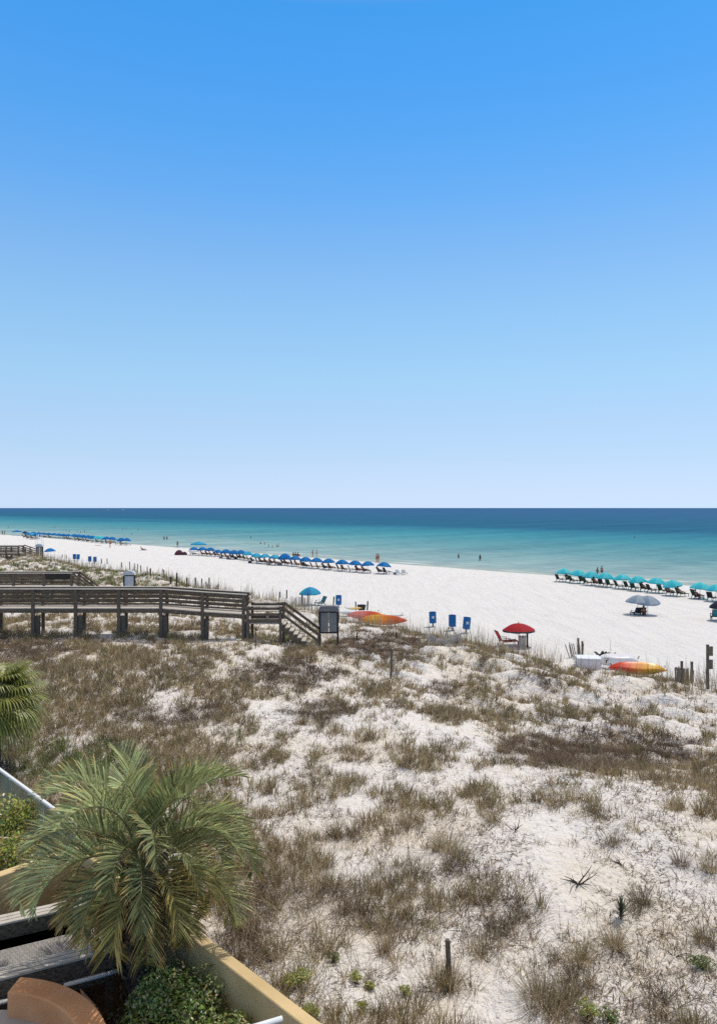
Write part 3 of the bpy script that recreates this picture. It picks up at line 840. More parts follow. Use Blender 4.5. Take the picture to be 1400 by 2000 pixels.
while s < 1.42:
    slab(mb, s, s + .135, .52, 1.60, 3.97, 4.005, -.55); s += .142
mb.build('deck', M_woodtop, wk)
mb = MB(); s = -4.0          # perforated mat on the deck
while s < 1.28:
    slab(mb, s, s + .016, .62, 1.22, 4.013, 4.022); s += .034
nn = .62
while nn < 1.22:
    slab(mb, -4, 1.28 - (nn - .62) * .3, nn, nn + .016, 4.024, 4.03); nn += .034
mb.build('mat', M_rope, wk)
mb = MB(); slab(mb, -4, 1.4, .06, .10, 3.80, 3.96); slab(mb, -4, 1.4, 1.4, 1.44, 3.80, 3.96)
s = -3.9
while s < 1.4: slab(mb, s, s + .04, .10, .52, 3.90, 3.96); s += .16
mb.build('joist', M_wood, wk)
mb = MB(); mb.tube([W(-1.2, -.10, 4.02), W(.52, -.10, 4.02)], .032, 8); mb.build('handrail', M_whitemetal, wk, smooth=True)
mb = MB(); mb.tube([W(.74, -.10, 4.02), W(1.5, -.10, 4.02)], .032, 8); mb.build('handrail', M_whitemetal, wk, smooth=True)

# ---- patio and curved coral wall
C0 = (-4.85, 8.1); RO, RI = 1.93, 1.60
pa = MB(); poly = [(-12, 3), (C0[0] + RI * math.cos(R(-50)), 3)]
poly += [(C0[0] + (RI + .05) * math.cos(R(a)), C0[1] + (RI + .05) * math.sin(R(a))) for a in range(-50, 88, 6)] + [(-4.80, 9.86), (-12, 9.2)]
pa.prism(poly, 3.1, 4.10); o = pa.build('patio', M_conc); o['kind'] = 'structure'
cw = MB(); n = 40; vs = []
for i in range(n + 1):
    a = R(86.5 - 140 * i / n)
    for r in (RI, RO):
        for z in (3.15, 4.45): vs.append((C0[0] + r * math.cos(a), C0[1] + r * math.sin(a), z))
fs = []
for i in range(n):
    k = i * 4; q = k + 4
    fs += [(k, k + 1, q + 1, q), (k + 1, k + 3, q + 3, q + 1), (k + 3, k + 2, q + 2, q + 3), (k + 2, k, q, q + 2)]
fs += [(0, 2, 3, 1), (n * 4, n * 4 + 1, n * 4 + 3, n * 4 + 2)]
cw.add(vs, fs); o = cw.build('curved_wall', M_coral, bevel=.02)
tag(o, 'low curved coral stucco wall round the corner of the patio', 'wall')
hr = thing('handrail', 'white round metal handrail end in front of the yellow wall at the bottom edge', 'handrail', (-1.9, 8.55, 3.24))
mb = MB(); a = Vector((-.955, 8.98, 4.6)) - Vector((-1.9, 8.55, 3.24)); d = Vector((-.915, -.405, 0)); mb.tube([a, a + d * 3.2], .036, 12); mb.build('rail', M_whitemetal, hr, smooth=True)
for s in (.55, 1.9):
    mb = MB(); p = a + d * s; mb.tube([p, (p.x, p.y, 0)], .025, 10); mb.build('post', M_whitemetal, hr, smooth=True)

# ---- boardwalks over the dune
def boardwalk(label, Y, width, pts, posts, stair=None, extra=None):
    """pts: (x, cap z, deck z) along the walk; posts: x of the posts"""
    ox, oz = pts[-1][0], ground(pts[-1][0], Y)
    t = thing('boardwalk', label, 'boardwalk', (ox, Y, oz))
    def V(x, y, z): return Vector((x - ox, y - Y, z - oz))
    def val(x, k): return lerp_tab([(p[0], p[k]) for p in pts], x)
    for side, y in ((0, Y), (1, Y + width)):
        mb = MB()
        for p, q in zip(pts, pts[1:]): mb.bar(V(p[0], y, p[1] - .02), V(q[0], y, q[1] - .02), .20, .04)
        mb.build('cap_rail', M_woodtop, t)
        for dz, hgt in ((.12, .14), (.36, .10), (.59, .10), (.82, .10)):
            mb = MB()
            for p, q in zip(pts, pts[1:]): mb.bar(V(p[0], y + .035 - .07 * side, p[1] - dz), V(q[0], y + .035 - .07 * side, q[1] - dz), .04, hgt)
            mb.build('rail', M_wood, t)
        mb = MB()
        for p, q in zip(pts, pts[1:]): mb.bar(V(p[0], y - .02 + .04 * side, p[2] - .13), V(q[0], y - .02 + .04 * side, q[2] - .13), .05, .25)
        mb.build('beam', M_wood, t)
        for x in posts:
            mb = MB(); g = ground(x, y)
            mb.box(V(x, y - .055 + .11 * side, (val(x, 1) - .04 + g - .4) / 2), (.17, .11, val(x, 1) - .04 - g + .4)); mb.build('post', M_post, t)
            if side == 0:
                mb = MB(); mb.box(V(x + .17, y + .12, (val(x, 2) - .42 + g - .4) / 2), (.23, .2, val(x, 2) - .42 - g + .4)); mb.build('pile', M_post, t)
    mb = MB()
    for p, q in zip(pts, pts[1:]):
        n = max(1, int((q[0] - p[0]) / .15))
        for i in range(n):
            a = p[0] + (q[0] - p[0]) * i / n; b = p[0] + (q[0] - p[0]) * (i + .94) / n
            mb.bar(V(a, Y + width / 2, val(a, 2) - .02), V(b, Y + width / 2, val(b, 2) - .02), width + .12, .038)
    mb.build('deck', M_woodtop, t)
    return t, V
def X(px, Y): return (px - CX) / F * Y
Y1 = 38.5
pts = [(X(-640, Y1), 6.66, 5.62), (X(318, Y1), 6.66, 5.62), (X(400, Y1), 6.50, 5.44), (X(482, Y1), 6.36, 5.30)]
bw, V = boardwalk('long weathered grey boardwalk on posts with stairs down to the beach, nearest of three', Y1, 1.15, pts, [X(p, Y1) for p in (-598, -515, -432, -349, -266, -183, -100, -18, 66, 149, 233, 315, 396, 476)])
# landing and stairs
LX0, LX1, LZ = X(484, Y1), X(549, Y1), 4.84
mb = MB(); x = LX0
while x < LX1: mb.box(V(x + .07, Y1 + .75, LZ - .02), (.135, 1.75, .038)); x += .145
mb.build('landing', M_woodtop, bw)
for y, side in ((Y1 - .1, 0), (Y1 + 1.6, 1)):
    mb = MB(); mb.bar(V(LX0, y, LZ + .90), V(LX1 + .08, y, LZ + .90), .18, .04); mb.build('cap_rail', M_woodtop, bw)
    for dz in (.76, .44, .06):
        mb = MB(); mb.bar(V(LX0, y + .02, LZ + dz), V(LX1, y + .02, LZ + dz), .04, .15 if dz != .06 else .26); mb.build('rail', M_wood, bw)
    for x in (LX0 + .02, LX1 - .02):
        g = ground(x, y); mb = MB(); mb.box(V(x, y - .05, (LZ + .88 + g - .4) / 2), (.14, .11, LZ + .88 - g + .4)); mb.build('post', M_post, bw)
mb = MB(); mb.box(V((LX0 + LX1) / 2, Y1 + 1.25, LZ + .46), (LX1 - LX0 - .3, .38, .05)); mb.box(V((LX0 + LX1) / 2, Y1 + 1.3, LZ + .22), (.1, .3, .42)); mb.build('bench', M_woodtop, bw)
SX1 = X(612, Y1); SZ1 = ground(SX1, Y1) + .05
ns = 8
tr = MB(); strs = []
for y in (Y1 + .02, Y1 + 1.45):
    mb = MB(); strs.append(mb)
    for i in range(ns):
        x0 = LX1 + (SX1 - LX1) * i / ns; x1 = LX1 + (SX1 - LX1) * (i + 1) / ns; zt = LZ + (SZ1 - LZ) * (i + .5) / ns
        mb.box(V((x0 + x1) / 2, y, zt - .22), (x1 - x0 - .002, .05, .34))
for i in range(ns):
    x0 = LX1 + (SX1 - LX1) * i / ns; x1 = LX1 + (SX1 - LX1) * (i + 1) / ns; zt = LZ + (SZ1 - LZ) * (i + .5) / ns
    tr.box(V((x0 + x1) / 2, Y1 + .735, zt - .025), (x1 - x0 + .02, 1.36, .04))
stair = tag(bpy.data.objects.new('stair', None)); COL.objects.link(stair); stair.parent = bw
for k_, st_ in enumerate(strs): st_.build('stringer', M_wood, stair)
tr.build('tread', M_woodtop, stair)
for y in (Y1 - .04, Y1 + 1.52):
    mb = MB()
    for dz in (.88, .50): mb.bar(V(LX1, y, LZ + dz), V(SX1 + .3, y, SZ1 + dz - .08), .06, .14)
    mb.build('handrail', M_wood, stair)
    mb = MB(); x = SX1 + .28; g = ground(x, y); mb.box(V(x, y, g + .4), (.12, .10, 1.0)); mb.build('post', M_post, stair)

Y2 = 53.0
bw2, V2 = boardwalk('second weathered boardwalk farther out, with a dark slatted bench end', Y2, 1.3, [(X(-460, Y2), 6.17, 5.18), (X(142, Y2), 6.19, 5.2)], [X(p, Y2) for p in (-444, -385, -326, -267, -208, -149, -90, -31, 28, 87, 141)])
mb = MB()
for i in range(9): mb.box(V2(X(93 + i * 5.3, Y2), Y2 - .06, 5.93), (.19, .03, .42))
mb.build('bench_back', M_dark, bw2)
def side_stair(bwv, V, Y, px0, px1, z0):
    x0, x1 = X(px0, Y), X(px1, Y); z1 = ground(x1, Y)
    s = bpy.data.objects.new('stair', None); COL.objects.link(s); s.parent = bwv
    for y in (Y + .05, Y + 1.25): mb = MB(); mb.bar(V(x0, y, z0 - .15), V(x1, y, z1 - .1), .05, .28); mb.build('stringer', M_wood, s)
    tr = MB(); n = 8
    for i in range(n): tr.box(V(x0 + (x1 - x0) * (i + .5) / n, Y + .65, z0 + (z1 - z0) * (i + .5) / n), ((x1 - x0) / n + .04, 1.14, .04))
    tr.build('tread', M_woodtop, s)
    for y in (Y, Y + 1.3):
        mb = MB()
        for dz in (.97, .70, .44): mb.bar(V(x0, y, z0 + dz), V(x1, y, z1 + dz - .06), .05, .13)
        mb.build('handrail', M_wood, s)
        mb = MB(); mb.box(V(x1, y, z1 + .35), (.12, .1, 1.1)); mb.build('post', M_post, s)
        xm = (x0 + x1) / 2; zm = (z0 + z1) / 2; mb = MB(); mb.box(V(xm, y, zm + .2), (.12, .1, 1.4)); mb.build('post', M_post, s)
side_stair(bw2, V2, Y2, 142, 192, 5.2)
Y3 = 92.0
bw3, V3 = boardwalk('short stretch of weathered boardwalk at the left edge, farthest of three', Y3, 1.3, [(X(-90, Y3), 6.14, 5.2), (X(38, Y3), 6.14, 5.2)], [X(p, Y3) for p in (-60, -36, -11, 13, 37)])
side_stair(bw3, V3, Y3, 38, 63, 5.2)

# ---- roofed notice boards seen from behind
M_board = mat('grey_board', (.25, .25, .245), .7, .08, 2)
M_boardlight = mat('pale_board', (.48, .52, .57), .5, .06, 2)
M_roof = mat('grey_roof', (.21, .20, .22), .7, .1, 3)
def notice(label, px, Y, wpx, ztop_px, arch, mboard, zb=None, gap=True):
    c = at_y(px, ztop_px, Y); z0 = ground(c.x, Y) if zb is None else zb
    t = thing('notice_board', label, 'notice board', (c.x, Y, z0))
    w_ = wpx / F * Y; h_ = c.z - z0
    for sx in (-1, 1):
        mb = MB(); mb.box((sx * (w_ / 2 - .05), 0, h_ * .44 - .2), (.10, .10, h_ * .88 + .4)); mb.build('post', M_dark, t)
    pt_, pb_ = h_ * .86, h_ * .44
    for sx in (-1, 1):
        mb = MB(); pw = (w_ - .24) / 2; mb.box((sx * (pw / 2 + .022), 0, (pt_ + pb_) / 2), (pw, .04, pt_ - pb_ - .02)); mb.build('panel', mboard, t)
    mb = MB(); mb.box((0, 0, pb_ - .05), (w_ - .21, .07, .08)); mb.build('crossbar', M_dark, t)
    mb = MB(); mb.box((0, 0, pt_ + .03), (w_ - .21, .07, .08)); mb.build('crossbar', M_dark, t)
    mb = MB(); n = 10; hr_ = h_ * .13
    prof = []
    for i in range(n + 1):
        a = math.pi * i / n
        prof.append((-math.cos(a) * (w_ / 2 + .02), hr_ * (math.sin(a) if arch else min(1, 1.6 * math.sin(a)) * .9)))
    vs = [(x, y, pt_ + .09 + z) for y in (-.22, .22) for x, z in prof]; m_ = n + 1
    mb.add(vs, [tuple(range(m_)), tuple(range(2 * m_ - 1, m_ - 1, -1))] + [(i, i + m_, i + 1 + m_, i + 1) for i in range(n)] + [(0, n, n + m_, m_)])
    mb.build('roof', M_boardlight if arch else M_roof, t)
    return t
notice('dark framed grey notice board at the foot of the nearest stairs', 642, 39.6, 39, 1184, False, M_board)
notice('arched roof notice board with pale panels behind the nearest boardwalk', 253, 55, 23, 1116, True, M_boardlight)
notice('small far arched notice board beside the lone blue umbrella', 78, 98, 14, 1063, True, M_board)
# white lifeguard stand beyond it
p = G(78, 1068)
p = at_z(78, 1067, 1.3)
lg_ = thing('lifeguard_stand', 'tall thin white lifeguard stand on the beach, beyond the small arched board', 'lifeguard stand', p, R(45))
for sx in (-1, 1):
    for sy in (-1, 1):
        mb = MB(); mb.bar((sx * .8, sy * .8, -.2), (sx * .5, sy * .5, 3.0), .08, .08); mb.build('leg', M_whitemetal, lg_)
mb = MB(); mb.box((0, 0, 1.9), (1.3, 1.3, .06)); mb.build('platform', M_whitemetal, lg_)
mb = MB(); mb.box((0, .1, 2.3), (.8, .6, .06)); mb.box((-.3, .1, 2.65), (.06, .6, .7)); mb.build('seat', M_whitemetal, lg_)
mb = MB()
for z in (.5, 1.0, 1.45): mb.bar((.74 - z * .08, -.7, z), (.74 - z * .08, .7, z), .06, .06)
mb.build('ladder', M_whitemetal, lg_)

# ---- lone posts
def post(px, ytop, ybot, label, wid=.11, m_=None, group='weathered posts along the dune edge', tilt=0.0, name='wooden_post'):
    p = G(px, ybot); r = (ybot - ytop) * p.y / F
    mb = MB(); rg2 = random.Random(int(px * 7 + ytop)); ns_ = 9
    prof = [(wid / 2 * rg2.uniform(.92, 1.08), -.35), (wid / 2, r * .3), (wid / 2 * rg2.uniform(.9, 1.02), r * .7), (wid / 2 * .97, r * .97), (wid * .40, r)]
    mb.lathe(prof, ns_)
    o = mb.build(name, m_ or M_post, smooth=False); o.location = p; o.rotation_euler = (rg2.uniform(-.05, .05), tilt or rg2.uniform(-.07, .07), rg2.uniform(0, 3))
    return tag(o, label, 'post', group)
post(877, 1834, 1908, 'short thick weathered post with a split top, alone in the near sand', .085, group='lone posts in the dune', tilt=-.05)
post(763, 1268, 1325, 'lone slim wooden post in front of the brown shrubs at mid dune', .10, group='lone posts in the dune')
post(499, 1224, 1266, 'thin dark metal stake in front of the boardwalk landing', .05, M_dark, 'lone posts in the dune')
post(697, 1236, 1250, 'small stub of a post at the top of the brown shrubs, left one', .09, M_dark, 'lone posts in the dune')
post(774, 1233, 1246, 'small stub of a post at the top of the brown shrubs, right one', .09, M_dark, 'lone posts in the dune')
EDGE = [(122, 1083, 1089), (130, 1084, 1090), (199, 1091, 1100), (210, 1091, 1101), (238, 1098, 1107), (254, 1097, 1112), (263, 1100, 1113), (269, 1101, 1117), (275, 1104, 1117),
        (288, 1107, 1120), (294, 1110, 1123), (317, 1111, 1126), (321, 1113, 1128), (334, 1127, 1139), (345, 1119, 1147), (365, 1128, 1148), (382, 1128, 1150), (393, 1130, 1150), (408, 1128, 1152),
        (547, 1156, 1166), (560, 1152, 1168), (602, 1158, 1180), (591, 1160, 1181), (651, 1165, 1181), (695, 1175, 1192), (717, 1174, 1197)]
EDGE.sort()
for i, (px, a, b) in enumerate(EDGE):
    post(px, a, b + 1, 'dark weathered post along the dune edge, %s from the left of its row' % ORD[i], .13 if (b - a) > 12 else .16, M_dark if i % 3 else M_post)

def sand_fence(px0, px1, ytop, ybot, label, posts, pale=False, lean=0.0, gap=.10):
    a, b = G(px0, ybot), G(px1, ybot); t = thing('sand_fence', label, 'sand fence', a, 0, 'slatted sand fence remnants')
    d = b - a; L_ = d.length; h_ = (ybot - ytop) * a.y / F; mb = MB(); rg2 = random.Random(int(px0)); s = 0.0
    while s < L_:
        q = d * (s / L_); q.z = ground(a.x + q.x, a.y + q.y) - a.z
        ln = rg2.uniform(-.08, .08) + lean * (1 - s / L_)
        mb.bar(q + Vector((0, 0, -.15)), q + Vector((ln, 0, h_ * rg2.uniform(.78, 1.0))), .058, .014, up=(0, 1, 0)); s += gap
    mb.build('slat_panel', M_slat if not pale else M_slatpale, t)
    for px, yt in posts:
        f = (px - px0) / (px1 - px0); q = d * f; q.z = ground(a.x + q.x, a.y + q.y) - a.z; hh2 = (ybot - yt) * a.y / F
        mb = MB(); mb.box(q + Vector((0, -.05, hh2 / 2 - .15)), (.105, .09, hh2 + .3)); mb.build('post', M_post, t)
    return t
M_slat = mat('fence_slat', (.22, .19, .16), .95, .35, 12, .4, 40)
M_slatpale = mat('pale_fence_slat', (.50, .47, .44), .95, .2, 12, .3, 40)
sand_fence(1113, 1137, 1254, 1284, 'leaning slat fence remnant with two dark posts left of the white storage box', [(1128, 1246), (1136, 1252)], lean=-.25)
sand_fence(1319, 1352, 1302, 1334, 'slat fence remnant with two dark posts near the right edge', [(1329, 1288), (1349, 1288)])
sand_fence(402, 427, 1136, 1153, 'grey slat fence piece at the end of the row of posts', [], True, gap=.07)
sand_fence(568, 602, 1164, 1184, 'pale slat fence below the teal umbrella', [(590, 1160), (602, 1158)], True, gap=.07)
sand_fence(833, 902, 1237, 1258, 'pale low slat fence in front of the wooden trash stand', [], True, gap=.075)
# post carrying two small boards
p = G(1381, 1345); sp = thing('sign_post', 'tall wooden post with two small boards at the right edge', 'sign post', p); hp = (1345 - 1259) * p.y / F
mb = MB(); mb.box((0, 0, hp / 2 - .2), (.115, .10, hp + .4)); mb.build('post', M_post, sp)
for z in (.86, .56):
    mb = MB(); mb.box((.07, -.085, hp * z), (.30, .035, .48)); mb.build('board', M_post, sp)

# ================================================================== the beach
def cloth(name, c, var=.08, transl=.25): return mat(name, c, .75, var, 2.5, transl=transl, spec=.15)
CLO = {
    'royal blue': (cloth('royal_blue_cloth', (.004, .15, .44)), cloth('royal_blue_cloth_b', (.01, .21, .54))),
    'turquoise': (cloth('turquoise_cloth', (.04, .52, .62)), cloth('turquoise_cloth_b', (.10, .60, .68))),
    'light blue': (cloth('light_blue_cloth', (.03, .34, .55)), cloth('light_blue_cloth_b', (.08, .46, .66))),
    'red': (cloth('red_cloth', (.40, .022, .03)), cloth('red_cloth_b', (.44, .03, .035))),
    'teal': (cloth('teal_cloth', (.03, .36, .52)), cloth('teal_cloth_b', (.04, .24, .52))),
    'grey blue': (cloth('grey_blue_cloth', (.26, .34, .44)), cloth('grey_blue_cloth_b', (.38, .44, .50))),
    'navy': (cloth('navy_cloth', (.02, .025, .05)), cloth('navy_cloth_b', (.03, .04, .07))),
    'maroon': (cloth('maroon_cloth', (.13, .04, .06)), cloth('maroon_cloth_b', (.07, .06, .10))),
}
M_pole = mat('umbrella_pole', (.62, .60, .56), .4, .06, 4)
M_darkpole = mat('dark_pole', (.07, .10, .06), .5, .1, 4)
M_trim = mat('dark_trim', (.05, .05, .06), .7, .1, 4)

def umbrella(colour, radius=1.07, rim=1.18, dome=.58, pole=M_pole, trim=False, alt=True):
    mb = MB(); n = 32; rings = 6; vs = [(0, 0, rim + dome)]; fs = []; mi = []
    for r in range(1, rings + 1):
        t = r / rings
        for k in range(n):
            a = 2 * math.pi * k / n; q = (k % 4) / 4.0; sag = math.sin(math.pi * q)
            rr = radius * t * (1 - .045 * sag * t); z = rim + dome * (1 - t ** 1.9) - .035 * sag * t * (1 - .6 * t)
            vs.append((rr * math.cos(a), rr * math.sin(a), z))
    for k in range(n):
        fs.append((0, 1 + k, 1 + (k + 1) % n)); mi.append((k // 4) % 2 if alt else 0)
    for r in range(rings - 1):
        for k in range(n):
            fs.append((1 + r * n + k, 1 + (r + 1) * n + k, 1 + (r + 1) * n + (k + 1) % n, 1 + r * n + (k + 1) % n)); mi.append((k // 4) % 2 if alt else 0)
    mb.add(vs, fs); mb.mi = mi
    va = MB(); vv = []; vf = []
    for k in range(n):
        a = 2 * math.pi * k / n; q = (k % 4) / 4.0; sag = math.sin(math.pi * q); rr = radius * (1 - .045 * sag) * 1.003
        dz = .13 * (.75 + .25 * sag)
        vv += [(rr * math.cos(a), rr * math.sin(a), rim), (rr * 1.01 * math.cos(a), rr * 1.01 * math.sin(a), rim - dz)]
    for k in range(n): vf.append((2 * k, 2 * k + 1, 2 * ((k + 1) % n) + 1, 2 * ((k + 1) % n)))
    va.add(vv, vf)
    u = thing('beach_umbrella', 'x', 'umbrella')
    cn = mb.build('canopy', list(CLO[colour]), u, smooth=True)
    va.build('valance', M_trim if trim else CLO[colour][0], cn)
    p = MB(); p.tube([(0, 0, -.3), (0, 0, rim + dome + .10)], .024, 8); p.build('pole', pole, u, smooth=True)
    rb = MB()
    for k in range(8):
        a = 2 * math.pi * k / 8; c, s = math.cos(a), math.sin(a)
        rb.tube([(c * radius * t, s * radius * t, rim + dome * (1 - t ** 1.9) - .02) for t in (.03, .35, .7, .98)], .007, 4)
    rb.build('rib', pole, u)
    return u
U = {c: umbrella(c) for c in ('royal blue', 'turquoise', 'light blue', 'teal', 'grey blue')}
U['red'] = umbrella('red', 1.13, 1.14, .45, M_darkpole, True, False)
U['big blue'] = umbrella('royal blue', 1.2, 1.15, .85)
U['navy'] = umbrella('navy')
used = set()
def place_umb(kind, px, py, label, group=None, scale=1.0, rz=None):
    p = G(px, py); rz = rng.uniform(0, .8) if rz is None else rz
    if kind not in used:
        used.add(kind); o = U[kind]; o.location = p; o.rotation_euler = (rng.uniform(-.05, .05), rng.uniform(-.05, .05), rz); o.scale = (scale,) * 3; o['label'] = label
        if group: o['group'] = group
    else:
        o = copy_tree(U[kind], p, rz, label, group, scale, (rng.uniform(-.11, .11), rng.uniform(-.11, .11)))
        if not group and 'group' in o: del o['group']
    return p

# loungers, low chairs
def lounger(frame_m, sling_m, low=False):
    t = thing('beach_lounger', 'x', 'beach chair')
    Ls, zs, Hb = (.95, .32, .80) if not low else (.50, .20, .62)
    def pair(name, f):
        for sy in (-.29, .29):
            mb = MB(); f(mb, sy); mb.build(name, frame_m, t)
    pair('side_rail', lambda mb, y: mb.bar((-.25, y, zs), (Ls, y, zs + .03), .04, .06))
    pair('leg', lambda mb, y: mb.bar((-.2, y, zs), (-.35, y, -.03), .04, .05))
    pair('leg', lambda mb, y: mb.bar((Ls - .12, y, zs + .02), (Ls - .05, y, -.03), .04, .05))
    pair('armrest', lambda mb, y: (mb.bar((-.2, y * 1.08, zs + .24), (.32, y * 1.08, zs + .22), .07, .025), mb.bar((.26, y * 1.08, zs), (.26, y * 1.08, zs + .21), .035, .035)))
    bx = -.2 - Hb * math.sin(R(28)); bz = zs + Hb * math.cos(R(28))
    mb = MB()
    for y in (-.27, .27): mb.bar((-.2, y, zs), (bx, y, bz), .04, .045)
    mb.bar((bx, -.29, bz), (bx, .29, bz), .04, .045); mb.bar((-.24, -.27, zs + .08), (-.24, .27, zs + .08), .03, .03); mb.build('back_frame', frame_m, t)
    mb = MB(); n = 7
    vs = []; fs = []
    for i in range(n + 1):
        q = i / n; s = -.035 * math.sin(math.pi * q)
        for y in (-.255, .255): vs.append((-.19 + (bx + .19) * q + s * -.5, y, zs + .04 + (bz - zs - .05) * q + s))
    mb.add(vs, [(2 * i, 2 * i + 1, 2 * i + 3, 2 * i + 2) for i in range(n)]); mb.build('backrest', sling_m, t, smooth=True)
    mb = MB(); vs = []
    for i in range(n + 1):
        q = i / n; s = -.03 * math.sin(math.pi * q)
        for y in (-.262, .262): vs.append((-.18 + (Ls + .14) * q, y, zs + .04 + s))
    mb.add(vs, [(2 * i, 2 * i + 1, 2 * i + 3, 2 * i + 2) for i in range(n)]); mb.build('seat', sling_m, t, smooth=True)
    return t
M_frame = mat('lounger_wood', (.10, .075, .055), .7, .2, 8)
M_dframe = mat('dark_frame', (.03, .03, .03), .5, .1, 8)
LG = {
    'dark': lounger(M_frame, cloth('black_sling', (.025, .027, .035), .2, .1)),
    'green': lounger(M_frame, cloth('green_sling', (.018, .06, .045), .2, .1)),
    'brown': lounger(M_frame, cloth('brown_sling', (.10, .055, .035), .2, .1)),
    'red': lounger(cloth('red_frame', (.22, .02, .02)), cloth('red_sling', (.42, .03, .035), .1, .1)),
    'pale': lounger(M_pole, cloth('pale_sling', (.55, .58, .66), .1, .2), True),
    'low': lounger(M_dframe, cloth('dark_low_sling', (.03, .035, .06), .2, .1), True),
    'teal': lounger(M_dframe, cloth('teal_sling', (.04, .25, .33), .15, .2), True),
}
lused = set()
def place_chair(kind, p, rz, label, group=None, scale=1.0):
    p = Vector((p.x, p.y, ground(p.x, p.y)))
    if kind not in lused:
        lused.add(kind); o = LG[kind]; o.location = p; o.rotation_euler = (0, 0, rz); o['label'] = label; o.scale = (scale,) * 3
        if group: o['group'] = group
    else:
        o = copy_tree(LG[kind], p, rz, label, group, scale)
        if not group and 'group' in o: del o['group']
    return o
SEA = R(45)

# ---- people
def skin_mesh(name, pts, edges, rad, sub=1, m=None):
    me = bpy.data.meshes.new(name); me.from_pydata(pts, edges, [])
    o = bpy.data.objects.new('sk', me); COL.objects.link(o)
    sk = o.modifiers.new('skin', 'SKIN'); sk.use_smooth_shade = True
    if not me.skin_vertices: me.skin_vertices.new()
    for i, r in enumerate(rad):
        d = me.skin_vertices[0].data[i]; d.radius = (r, r) if not isinstance(r, tuple) else r; d.use_root = (i == 0)
    sb_ = o.modifiers.new('sub', 'SUBSURF'); sb_.levels = sub; sb_.render_levels = sub
    dg = bpy.context.evaluated_depsgraph_get(); out = bpy.data.meshes.new_from_object(o.evaluated_get(dg))
    bpy.data.objects.remove(o); bpy.data.meshes.remove(me)
    out.name = name
    out.polygons.foreach_set('use_smooth', [True] * len(out.polygons))
    out.materials.clear()
    if m: out.materials.append(m)
    return out
def figure(pose):
    """joints of one figure facing +x"""
    if pose in ('stand', 'walk', 'wave'):
        sw = .16 if pose == 'walk' else .02
        J = dict(pel=(0, 0, .95), wai=(0, 0, 1.10), che=(.01, 0, 1.30), nec=(0, 0, 1.47), hd0=(.02, 0, 1.56), hd1=(.025, 0, 1.66), hd2=(.015, 0, 1.73), nose=(.115, 0, 1.61))
        for s, k in ((1, 'l'), (-1, 'r')):
            f = sw * s
            J.update({k + 'sh': (0, s * .18, 1.40), k + 'el': (-.03 - f * .6, s * .245, 1.13), k + 'wr': (.05 - f, s * .265, .90), k + 'hip': (0, s * .095, .90),
                      k + 'kn': (.03 + f * .7, s * .105, .50), k + 'an': (-.02 + f * 1.3, s * .11, .09), k + 'to': (.14 + f * 1.3, s * .125, .03)})
        if pose == 'wave': J['lel'] = (.10, .30, 1.55); J['lwr'] = (.12, .22, 1.78)
    elif pose == 'recline':
        J = dict(pel=(-.10, 0, .47), wai=(-.20, 0, .58), che=(-.33, 0, .76), nec=(-.43, 0, .93), hd0=(-.45, 0, 1.02), hd1=(-.46, 0, 1.11), hd2=(-.48, 0, 1.17), nose=(-.36, 0, 1.09))
        for s, k in ((1, 'l'), (-1, 'r')):
            J.update({k + 'sh': (-.40, s * .18, .86), k + 'el': (-.18, s * .27, .66), k + 'wr': (.06, s * .27, .62), k + 'hip': (-.08, s * .095, .44), k + 'kn': (.36, s * .12, .62 if s > 0 else .52),
                      k + 'an': (.72, s * .11, .42), k + 'to': (.80, s * .12, .54)})
    else:   # sitting on the sand
        J = dict(pel=(0, 0, .13), wai=(-.05, 0, .26), che=(-.07, 0, .47), nec=(-.04, 0, .64), hd0=(0, 0, .73), hd1=(.01, 0, .82), hd2=(0, 0, .88), nose=(.10, 0, .78))
        for s, k in ((1, 'l'), (-1, 'r')):
            J.update({k + 'sh': (-.06, s * .18, .57), k + 'el': (.08, s * .25, .36), k + 'wr': (.26, s * .20, .40), k + 'hip': (.02, s * .095, .12), k + 'kn': (.38, s * .14, .42), k + 'an': (.52, s * .12, .07), k + 'to': (.66, s * .13, .03)})
    Rr = dict(pel=(.115, .15), wai=(.10, .13), che=(.115, .16), nec=.055, hd0=.075, hd1=.088, hd2=.06, nose=.012, sh=.058, el=.042, wr=.028, hip=.085, kn=.056, an=.036, to=.028)
    E = [('pel', 'wai'), ('wai', 'che'), ('che', 'nec'), ('nec', 'hd0'), ('hd0', 'hd1'), ('hd1', 'hd2'), ('hd0', 'nose')]
    for k in 'lr': E += [('che', k + 'sh'), (k + 'sh', k + 'el'), (k + 'el', k + 'wr'), ('pel', k + 'hip'), (k + 'hip', k + 'kn'), (k + 'kn', k + 'an'), (k + 'an', k + 'to')]
    for k, s in (('l', 1), ('r', -1)):       # palm, four fingers and a thumb
        w = Vector(J[k + 'wr']); e = Vector(J[k + 'el']); d = (w - e).normalized(); sd = d.cross(Vector((0, s, 0))).normalized()
        J[k + 'pa'] = tuple(w + d * .07); Rr['pa'] = .026; E.append((k + 'wr', k + 'pa'))
        for q, (off, ln) in enumerate(((-.030, .075), (-.010, .085), (.010, .08), (.030, .062))):
            J['%sf%da' % (k, q)] = tuple(w + d * (.10 + ln * .3) + sd * off); J['%sf%db' % (k, q)] = tuple(w + d * (.10 + ln) + sd * off * 1.15 + Vector((.012, 0, 0)))
            Rr['f%da' % q] = .0095; Rr['f%db' % q] = .008
            E += [(k + 'pa', '%sf%da' % (k, q)), ('%sf%da' % (k, q), '%sf%db' % (k, q))]
        J[k + 'th'] = tuple(w + d * .085 + sd * -.055); Rr['th'] = .010; E.append((k + 'pa', k + 'th'))
    names = list(J); idx = {n_: i for i, n_ in enumerate(names)}
